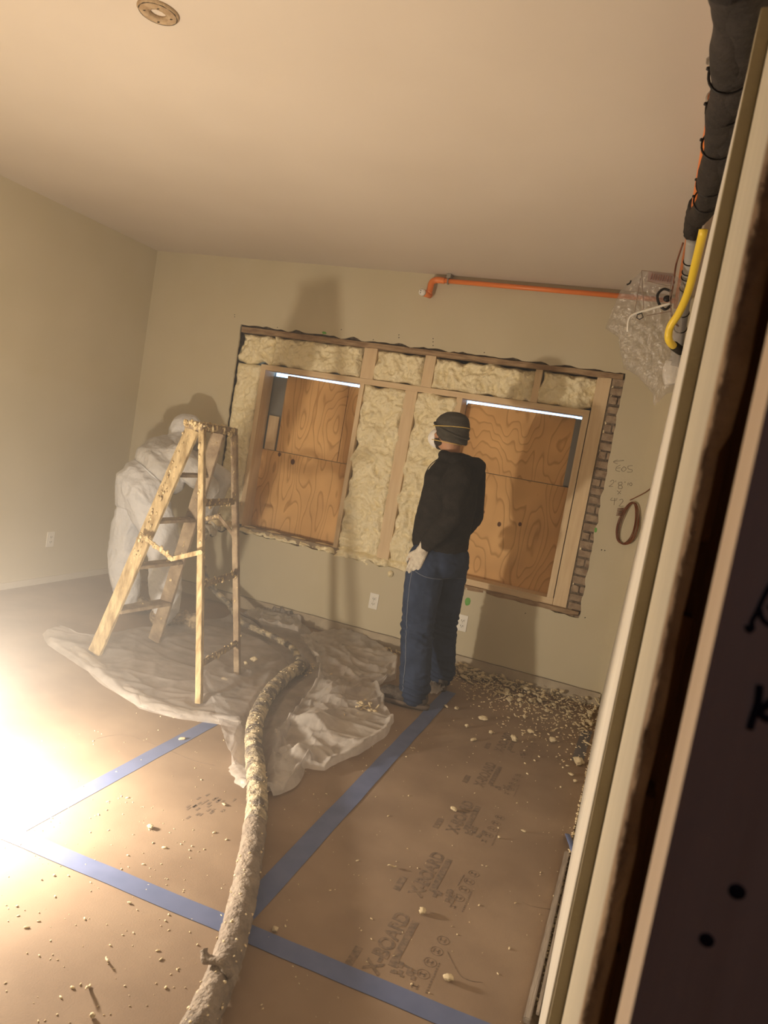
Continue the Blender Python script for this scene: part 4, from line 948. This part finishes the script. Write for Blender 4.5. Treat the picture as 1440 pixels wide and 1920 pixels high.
# jeans
bm = BM()
loft(bm, [(Q(0, 0, 1.0), Lf*.165, F*.125), (Q(-.01, 0, .93), Lf*.175, F*.135), (Q(-.02, 0, .86), Lf*.175, F*.145), (Q(-.015, 0, .78), Lf*.150, F*.125)], 36)
for lg, s in ((nl, 1), (fl, -1)):
    chain(bm, [(*(lg[0]-UP*.03-F*.01), .118), (*(lg[0].lerp(lg[1], .45)), .112), (*lg[1], .098), (*(lg[1].lerp(lg[2], .5)), .092), (*(lg[2]+UP*.02), .090), (*(lg[2]-UP*.004), .084)])
def jd(co, n):
    low = max(0, 1-abs(co.z-.12)/.14); kn = max(0, 1-abs(co.z-.45)/.15)
    return fold(7, .005, 1, 1, 1.5, 11)(co, n)+(low*.008+kn*.005)*math.sin(co.z*150+co.x*30+4*noise.noise(co*9))+fold(16, .0025, 1, 1, 2, 3)(co, n)
jeans = fuse('jeans', bm, M['jeans'], MAN, .007, 5, jd)
from mathutils.bvhtree import BVHTree
def surf(o, p, d):
    me = o.data; t = BVHTree.FromPolygons([v.co for v in me.vertices], [list(q.vertices) for q in me.polygons]); inv = o.matrix_world.inverted()
    return t
def seam_on(o, pts, direction, r, m, name, off=.001):
    me = o.data; t = BVHTree.FromPolygons([o.matrix_world @ v.co for v in me.vertices], [list(q.vertices) for q in me.polygons]); res = []
    for p in smoothpath(pts, 10):
        hit = t.ray_cast(p-direction*.5, direction)
        if hit[0] is not None: res.append(hit[0]-direction*off)
    if len(res) > 3:
        bm = BM(); tube(bm, res, r, 5); link(name, bm, m, o, True)
bpy.context.view_layer.update()
dirc = Vector((.22, .975, 0)).normalized()
seam_on(jeans, [at(*p, 'y', 4.0) for p in ((783, 1065), (776, 1120), (774, 1180), (774, 1240), (770, 1292))], dirc, .0028, M['seam'], 'side_seam')
seam_on(jeans, [at(*p, 'y', 4.0) for p in ((790, 1070), (808, 1080), (826, 1086), (838, 1090))], dirc, .0022, M['seam'], 'pocket_seam')
# shoes
for lg in (nl, fl):
    g = Vector((lg[2].x, lg[2].y, 0)); T = Vector((-.99, -.10, 0)).normalized() if lg is nl else (F*.7-Lf*.5).normalized(); S = Vector((-T.y, T.x, 0)); rt = Matrix((S, T, UP)).transposed()
    sh = None; bm = BM()
    ell(bm, g+T*-.035+UP*.062, (.044, .058, .052), rt); ell(bm, g+T*.055+UP*.058, (.050, .095, .050), rt); ell(bm, g+T*.14+UP*.052, (.050, .068, .044), rt); chain(bm, [(*(g+UP*.07), .046), (*(g+UP*.115), .050)])
    sh = fuse('shoe', bm, M['shoe'], MAN, .006, 4)
    bm = BM(); loft(bm, [(g+T*.055+UP*.004, S*.050, T*.158), (g+T*.055+UP*.030, S*.053, T*.163)], 32)
    link('sole', bm, M['sole'], sh, True)
    bm = BM()
    for k in range(4):
        q = g+T*(.045+.022*k)+UP*(.104-.009*k); tube(bm, [q-S*.022, q+UP*.004, q+S*.022], .0028, 5)
    link('laces', bm, M['hair'], sh, True)
# beanie
bm = BM(); hr = Matrix((Lf, F, UP)).transposed()
secs = []
for (u, a, b, o_) in ((-.060, .080, .080, -.035), (-.045, .092, .100, -.020), (-.01, .096, .108, -.010), (.03, .097, .112, -.006), (.065, .090, .106, -.008), (.095, .074, .088, -.012), (.115, .048, .060, -.018), (.124, .018, .022, -.02)):
    secs.append((hc+UP*u+F*o_, Lf*a, (F-UP*-.0)*b))
loft(bm, secs, 40)
for v in bm.verts:     # front edge rides up to the brow, back edge down to the nape
    rel = (v.co-hc); fr2 = rel.dot(F)
    if rel.z < .03: v.co.z += max(0, fr2)*.62*(1-rel.z/.03 if rel.z > 0 else 1)*.9
beanie = fuse('beanie', bm, M['knit'], MAN, .005, 4, lambda co, n: .0022*math.sin((co.z+co.x*.15)*130+2*noise.noise(co*20))*(1 if co.z < hc.z+.06 else .3))
bm = BM(); tube(bm, [hc+UP*(.012+.036*math.cos(t*math.pi/20))+Lf*math.sin(t*math.pi/20)*.101+F*(math.cos(t*math.pi/20)*.113-.008) for t in range(40)], .006, 8, closed=True); link('fold_line', bm, M['knit'], beanie, True)
# beard, mask and straps
bm = BM(); ell(bm, hc+F*.038-UP*.062, (.0635, .060, .036), hr); ell(bm, hc+F*.055-UP*.088, (.034, .032, .024), hr); ell(bm, hc+F*.028-UP*.02, (.071, .022, .045), hr)
fuse('beard', bm, M['hair'], MAN, .005, 2)
bm = BM(); loft(bm, [(hc+F*.066-UP*.045, Lf*.060, UP*.062), (hc+F*.095-UP*.044, Lf*.057, UP*.060), (hc+F*.122-UP*.045, Lf*.045, UP*.047), (hc+F*.138-UP*.047, Lf*.030, UP*.030), (hc+F*.145-UP*.048, Lf*.012, UP*.012)], 28)
mk_ = fuse('dust_mask', bm, M['mask'], MAN, .004, 3)
def strap(z0, z1, w, f0, f1, name='elastic_strap'):
    bm = BM(); pts = []
    for t in range(0, 41):
        a = math.pi*t/40   # from front left round the back to front right
        s_ = math.cos(a); fwd = (f0)*(1-math.sin(a))+(-f1)*math.sin(a); pts.append(hc+Lf*w*s_*(1 if abs(s_) < .9 else 1)+F*fwd+UP*(z0+(z1-z0)*math.sin(a)))
    tube(bm, pts, .0028, 6); link(name, bm, M['strap'], mk_, True)
strap(.022, .040, .104, .052, .122); strap(-.058, -.064, .085, .060, .088)
# glove
bm = BM(); hand(bm, LW+hdir*.012, hdir, -Vector((0, 1, 0))-F*.1, F, 1.06, .45, .0105); chain(bm, [(*(LW-hdir*.03), .034), (*(LW+hdir*.02), .031)])
fuse('glove', bm, M['glove'], MAN, .0045, 3)
bm = BM(); hand(bm, RW, (F*.3-UP), -Lf, F, 1.04, .45, .0105); chain(bm, [(*(RW+UP*.04), .034), (*(RW-UP*.01), .031)])
fuse('glove', bm, M['glove'], MAN, .0045, 3)

# ---- suited worker, bent over towards the wall
F2, L2 = orth(.62, .78)
WK = thing('person', (-3.15, 4.15, 0), 'person in a white hooded coverall bending forward behind the step ladder', 'person')
HP = at(272, 912, 'y', 4.12); CH = at(318, 858, 'y', 4.32); NK = at(336, 832, 'y', 4.46); HC = at(350, 812, 'y', 4.53)
lh, rh = HP+L2*.10-UP*.02, HP-L2*.10-UP*.02
lk, la = Vector((-3.385, 4.14, .45)), Vector((-3.30, 4.12, .10))
rk, ra = Vector((-3.02, 4.12, .46)), Vector((-2.91, 4.05, .10))
ls, rs = CH+L2*.19+UP*.05, CH-L2*.19+UP*.03
lel, lwr = Vector((-2.95, 4.60, 1.02)), at(404, 985, 'y', 4.42)+Vector((-.09, .0, .03))
rel, rwr = Vector((-2.86, 4.28, .98)), at(392, 985, 'y', 4.36)+Vector((-.07, 0, .0))
tax = (CH-HP).normalized(); tf = tax.cross(L2).normalized()*-1
hup = (HC-NK).normalized(); hF = (F2*.75-UP*.55).normalized(); hL = L2; hU = hL.cross(hF)*-1
if hU.z < 0: hU = -hU
bm = BM(); head(bm, HC, hF, hL, hU, .98); chain(bm, [(*CH, .06), (*NK, .052), (*HC, .055)])
loft(bm, [(HP-tax*.06, L2*.14, tf*.10), (HP+tax*.1, L2*.14, tf*.10), (HP.lerp(CH, .6), L2*.15, tf*.105), (CH, L2*.16, tf*.10), (CH+tax*.09, L2*.10, tf*.06)])
for a_, b_, c_ in ((lh, lk, la), (rh, rk, ra)): chain(bm, [(*a_, .078), (*b_, .052), (*c_, .038)]); chain(bm, [(*c_, .036), (*(c_+F2*.13-UP*.06), .026)])
for a_, b_, c_ in ((ls, lel, lwr), (rs, rel, rwr)): chain(bm, [(*a_, .048), (*b_, .036), (*c_, .026)]); hand(bm, c_, (Vector((1, -.1, -.1))), UP, F2, .9, .9, .007)
fuse('body', bm, M['skin'], WK, .0075, 3)
def sd(co, n): return fold(4, .014, 1, 1, .7, 7)(co, n)+fold(9, .008, 1, 1, .8, 9)(co, n)+fold(24, .003, 1, 1, 1, 2)(co, n)
# trousers half
bm = BM()
loft(bm, [(HP+tax*.10, L2*.20, tf*.16), (HP+tax*.03, L2*.24, tf*.20), (HP-tax*.06-UP*.02, L2*.25, tf*.205), (HP-UP*.16, L2*.22, F2*.17)], 36)
for a_, b_, c_ in ((lh, lk, la), (rh, rk, ra)): chain(bm, [(*(a_-UP*.06), .150), (*a_.lerp(b_, .55), .128), (*b_, .112), (*b_.lerp(c_, .5), .110), (*(c_+UP*.05), .092), (*(c_-UP*.01), .075)])
fuse('coverall_trousers', bm, M['suit'], WK, .009, 6, sd)
bm = BM()
loft(bm, [(HP+tax*.07, L2*.185, tf*.15), (HP+tax*.13, L2*.235, tf*.19), (HP.lerp(CH, .6), L2*.27, tf*.215), (CH, L2*.26, tf*.18), (CH+tax*.10, L2*.17, tf*.12), (NK, L2*.09, tf*.09)], 40)
for a_, b_, c_ in ((ls, lel, lwr), (rs, rel, rwr)): chain(bm, [(*a_, .098), (*b_, .080), (*b_.lerp(c_, .75), .060), (*b_.lerp(c_, .93), .046)])
fuse('coverall_top', bm, M['suitdirty'], WK, .009, 6, sd)
bm = BM(); hr2 = Matrix((hL, hF, hU)).transposed(); ell(bm, HC-hF*.015+hU*.01, (.110, .125, .130), hr2); chain(bm, [(*HC, .10), (*NK, .105), (*(CH+tax*.06), .11)])
fuse('coverall_hood', bm, M['suit'], WK, .008, 5, fold(14, .006, 1, 1, 1, 4))
bm = BM(); tube(bm, [HP+tax*.085+L2*math.cos(t*math.pi/20)*.212+tf*math.sin(t*math.pi/20)*.172 for t in range(40)], .006, 8, closed=True, disp=lambda s, a: .003*noise.noise(Vector((s*30, a, 0)))); link('waist_elastic', bm, M['suit'], WK, True)
bm = BM(); ell(bm, HC+hF*.105-hU*.03, (.055, .045, .05), hr2); ell(bm, HC+hF*.11-hU*.05+hL*.06, (.035, .03, .035), hr2); ell(bm, HC+hF*.11-hU*.05-hL*.06, (.035, .03, .035), hr2); fuse('respirator', bm, M['greymetal'], WK, .006, 3)
for c_ in (lwr, rwr):
    bm = BM(); hand(bm, c_, Vector((1, -.1, -.1)), UP, F2, 1.0, .9, .0105); chain(bm, [(*(c_-Vector((.06, 0, -.02))), .038), (*c_, .031)]); fuse('glove', bm, M['glove'], WK, .005, 3)
for c_ in (la, ra):
    g = Vector((c_.x, c_.y, 0)); T = F2; S = Vector((-T.y, T.x, 0)); rt = Matrix((S, T, UP)).transposed(); bm = BM()
    ell(bm, g+T*-.03+UP*.075, (.058, .066, .070), rt); ell(bm, g+T*.07+UP*.062, (.062, .10, .054), rt); ell(bm, g+T*.15+UP*.055, (.060, .075, .045), rt); chain(bm, [(*(g+UP*.08), .06), (*(g+UP*.13), .062)])
    fuse('boot', bm, M['boot'], WK, .007, 3, fold(40, .006, 1, 1, 1, 3))
# spray gun in his hands
gun = thing('spray_gun', at(415, 975, 'y', 4.40), "dark foam-caked spray gun in the suited worker's gloves, pointed at the wall", 'spray gun')
g0 = at(408, 982, 'y', 4.40)
bm = BM(); beam(bm, g0-Vector((.07, .02, 0)), g0+Vector((.09, .05, .01)), .036, .044, bev=.006); link('gun_body', bm, M['crust'], gun)
bm = BM(); tube(bm, [g0+Vector((.085, .05, .01)), g0+Vector((.15, .075, .015))], lambda t: .014-.006*t, 10); link('nozzle', bm, M['slot'], gun, True)
bm = BM(); beam(bm, g0+Vector((-.01, .0, -.01)), g0+Vector((-.03, -.01, -.10)), .026, .03, Vector((1, 0, 0)), .006); link('grip', bm, M['slot'], gun)
bm = BM(); tube(bm, smoothpath([g0+Vector((-.03, 0, -.02)), g0+Vector((.03, .01, -.055)), g0+Vector((.07, .02, -.02))], 5), .004, 6); link('trigger_guard', bm, M['slot'], gun, True)

# dark foam-caked fittings heap behind the ladder
bm = BM(); c = at(345, 1165, 'z', .05)
for k in range(16): ell(bm, c+Vector((random.uniform(-.10, .12), random.uniform(-.05, .09), random.uniform(-.02, .05))), (random.uniform(.03, .05),)*3, sub=2)
hp_ = fuse('hose_coil_heap', bm, M['boot'], None, .009, 2, fold(30, .010, 1, 1, 1, 6)); tag(hp_, "dark foam-caked heap of fittings on the sheet at the suited worker's feet", 'debris heap')

# ================================================================== FOAM SCRAPS
protos = []
for k in range(7):
    bm = BM(); bmesh.ops.create_icosphere(bm, subdivisions=3, radius=1)
    sx, sy, sz = [(1.2, .6, .35), (1, .8, .5), (1.5, .35, .25), (.9, .9, .6), (1.3, .5, .2), (1, .7, .7), (1.7, .3, .3)][k]
    for v in bm.verts:
        n_ = v.co.normalized(); v.co *= 1+.45*noise.noise(n_*1.6+Vector((k*7, 0, 0)))+.25*noise.noise(n_*4+Vector((0, k*5, 0)))
        v.co.x *= sx; v.co.y *= sy; v.co.z *= sz
        v.co.z += .35*sx*math.sin(v.co.x*1.5)*(k % 3 == 2)
    zmin = min(v.co.z for v in bm.verts)
    for v in bm.verts: v.co.z -= zmin
    me = bpy.data.meshes.new('foam_scrap'); bm.to_mesh(me); bm.free(); me.materials.append(M['foamscrap'])
    for p in me.polygons: p.use_smooth = True
    protos.append(me)
def scrap(p, size, label, group=None, k=None):
    o = bpy.data.objects.new('foam_scrap', protos[random.randrange(7) if k is None else k]); COL.objects.link(o)
    o.location = p; o.rotation_euler = (random.uniform(-.15, .15), random.uniform(-.15, .15), random.uniform(0, 6.28)); o.scale = (size,)*3
    return tag(o, label, 'foam scrap', group)
big = [((1083, 1434), .030, 3, 'largest white foam lump on the floor at the right edge, beside the grey-blue tape'),
 ((1035, 1392), .022, 3, 'white foam lump right of the middle of the scrap field, left of the grey-blue tape'),
 ((994, 1375), .020, 1, 'flat pale foam scrap above the lone white lump in the scrap field'),
 ((963, 1390), .020, 5, 'pair-like knobbly foam scrap beside the dusty first printed logo'),
 ((888, 1389), .018, 0, 'curled white foam scrap right of the blue tape line'),
 ((920, 1376), .014, 3, 'small round white foam scrap near the first printed logo'),
 ((906, 1351), .024, 1, "star-shaped white foam scrap right of the standing man's shoe"),
 ((875, 1365), .014, 5, 'rounded foam scrap lying between the star-shaped scrap and the blue tape'),
 ((855, 1330), .020, 0, "brownish foam scrap just right of the blue tape by the man's shoe"),
 ((836, 1326), .016, 0, "brownish foam scrap on the blue tape by the man's shoe"),
 ((1043, 1422), .012, 2, 'slim white foam sliver below the lone white lump'),
 ((1071, 1454), .015, 0, 'oblong white foam scrap below the largest lump at the right edge'),
 ((1078, 1467), .011, 3, 'second small foam scrap below the largest lump at the right edge'),
 ((850, 1520), .014, 1, 'white foam scrap with a long shadow lying on the third printed logo'),
 ((791, 1712), .014, 1, 'white foam cube-like bit beside the second printed word from the doorway'),
 ((840, 1839), .015, 1, 'white foam bit near the bottom, right of the nearest printed icons'),
 ((773, 1405), .010, 2, 'small white foam bit just right of the blue tape line'),
 ((281, 1553), .018, 1, 'pale blocky foam scrap on the bright floor left of the hose'),
 ((342, 1387), .014, 0, 'flat white foam scrap on the blue tape in front of the plastic sheet'),
 ((165, 1858), .020, 2, 'ragged foam crumb with a shadow at the lower left of the floor'),
 ((200, 1803), .014, 2, 'small ragged foam crumb above the one at the lower left'),
 ((172, 1908), .012, 3, 'round foam crumb at the very bottom left of the floor'),
 ((243, 1694), .009, 0, 'small foam crumb under the blue tape line at the left'),
 ((735, 1628), .012, 2, 'dark-edged foam sliver left of the second printed logo'),
 ((515, 1746), .010, 3, 'single pale foam bit on the floor right of the hose'),
 ((420, 1510), .014, 0, 'foam crumb close to the left side of the hose, beside the smudged print'),
 ((935, 1572), .007, 3, 'tiny white crumb with a shadow right of the third printed logo'),
 ((982, 1560), .010, 0, 'small white foam bit with a shadow at the right of the floor'),
 ((870, 1272), .045, 4, "large flat foam slab against the wall base behind the man's legs"),
 ((945, 1302), .034, 4, 'broad foam scrap at the front of the heap, left of centre'),
 ((475, 1240), .022, 3, 'rounded foam lump on the plastic sheet right of the ladder'),
 ((460, 1246), .014, 3, 'smaller round foam lump left of the rounded one on the sheet'),
 ((505, 1155), .022, 3, 'pale foam lump on the plastic against the wall base'),
 ((420, 1275), .018, 0, 'foam fragment on the sheet beside the rear ladder rail')]
for (px, py), s, k, lab in big:
    scrap(at(px, py, 'z', .001 if px > 520 or py > 1370 else .02), s*(.65 if px < 450 and py > 1500 else 1), lab, None, k)
GL = 'small cream foam scrap in the heap along the back wall, right of the man'
cnt = 0
while cnt < 200:
    t = random.random(); x = -1.02+.98*t; depth = .12+.75*t**1.2; dd = abs(random.gauss(0, .5))*depth
    y = D-.03-dd
    if dd > .95 or x > xw(y, 0)-.02: continue
    pile = max(0, .05*(1-dd/.25))
    scrap((x, y, .001+random.random()*pile), random.uniform(.008, .022)*(1 if dd < .4 else .8), GL, 'foam trimmings heaped along the back wall'); cnt += 1
for _ in range(28):
    p = at(random.gauss(680, 14), random.gauss(1330, 9), 'z', .02); scrap((p.x, p.y, .02+random.random()*.02), random.uniform(.009, .017), "cream foam scrap in the little pile on the plastic beside the standing man's shoe", "foam scraps piled by the man's shoe")
for _ in range(34):
    p = at(random.uniform(695, 758), 0, 'y', D-.05-random.random()*.16); scrap((p.x+random.uniform(-.03, .03)-.45*0, D-.05-random.random()*.16, .004+random.random()*.02), random.uniform(.008, .017), 'cream foam scrap on the floor by the wall left of the standing man', 'foam scraps by the wall left of the man') if False else None
for _ in range(30):
    scrap((random.uniform(-1.66, -1.28), D-.04-abs(random.gauss(0, .09)), .004+random.random()*.015), random.uniform(.008, .018), 'cream foam scrap on the floor by the wall base, left of the standing man', 'foam scraps by the wall left of the man')
# the uncountable crumbs
bm = BM(); rnd = random.Random(11)
def crumb(x, y, r, z=0):
    m4 = Matrix.Translation((x, y, z+r*.4)) @ Matrix.Rotation(rnd.uniform(0, 6), 4, 'Z') @ Matrix.Diagonal((r*rnd.uniform(.7, 2.2), r*rnd.uniform(.5, 1), r*.6, 1)); bmesh.ops.create_icosphere(bm, subdivisions=1, radius=1, matrix=m4)
for _ in range(1500):
    t = rnd.random(); x = -1.1+1.07*t; dd = abs(rnd.gauss(0, .55))*(.15+.85*t); y = D-.02-dd
    if y > 1.5 and x < xw(y, 0)-.02: crumb(x, y, rnd.uniform(.002, .0075), rnd.random()*max(0, .05*(1-dd/.25)))
for _ in range(650):
    y = rnd.uniform(1.2, 4.3); x = rnd.uniform(-2.2, -.03); crumb(x, y, abs(rnd.gauss(0, .0016))+.0008)
for _ in range(260):
    crumb(rnd.uniform(-1.9, -.9), rnd.uniform(1.1, 2.2), abs(rnd.gauss(0, .0018))+.001)
for _ in range(120): crumb(rnd.gauss(-1.75, .06), rnd.gauss(4.1, .12), rnd.uniform(.003, .009), .02)
for _ in range(300): 
    y = rnd.uniform(2.0, 4.9); crumb(rnd.uniform(-.024, xw(y, 0)-.004), y, rnd.uniform(.002, .006))
tag(link('foam_crumbs', bm, M['foamscrap'], smooth=True), 'fine cream foam crumbs scattered all over the brown floor board', 'crumbs', kind='stuff')

# ================================================================== DUSTY AIR AND GLARE HAZE
hz = bpy.data.materials.new('dust_glare_air'); hz.use_nodes = True; nt = hz.node_tree
for n in list(nt.nodes):
    if n.type != 'OUTPUT_MATERIAL': nt.nodes.remove(n)
vs = nt.nodes.new('ShaderNodeVolumeScatter'); vs.inputs['Density'].default_value = .035; vs.inputs['Color'].default_value = (.98, .96, .97, 1); vs.inputs['Anisotropy'].default_value = .15
nt.links.new(vs.outputs[0], [n for n in nt.nodes if n.type == 'OUTPUT_MATERIAL'][0].inputs['Volume'])
bm = BM(); box(bm, XL-.03, -.06, .9, D+.012, -.05, H+.03)  # haze is partly dust, partly a stand-in for camera glare
hz_o = link('dust_glare_air', bm, hz); tag(hz_o, 'thin haze of foam dust and stand-in lamp glare filling the room, brightest around the lamp', 'haze', kind='stuff')

hz2 = hz.copy(); hz2.name = 'dense_glare_haze'; [n for n in hz2.node_tree.nodes if n.type == 'VOLUME_SCATTER'][0].inputs['Density'].default_value = .055
bm = BM(); bmesh.ops.create_icosphere(bm, subdivisions=4, radius=1)  # extra volume added to veil the left side like lamp glare
for v in bm.verts:
    v.co = Vector((-2.85+v.co.x*1.75, 2.55+v.co.y*1.85, .1+v.co.z*1.45)); v.co.x = max(v.co.x, XL-.04); v.co.z = max(v.co.z, -.06)
tag(link('glare_haze', bm, hz2), 'added low haze standing in for glare around the lamp and the step ladder', 'haze', kind='stuff')

# the work light itself, standing just left of the picture
wl = thing('work_light', (LAMP.x, LAMP.y, 0), 'small work light standing on the floor at the blown-out left edge', 'work light')
bm = BM(); tube(bm, [(LAMP.x, LAMP.y, .002), (LAMP.x, LAMP.y, .018)], .085, 32); link('base', bm, M['yellow'], wl)
bm = BM(); tube(bm, [(LAMP.x, LAMP.y, .018), (LAMP.x, LAMP.y, .30)], .005, 12); link('post', bm, M['slot'], wl)
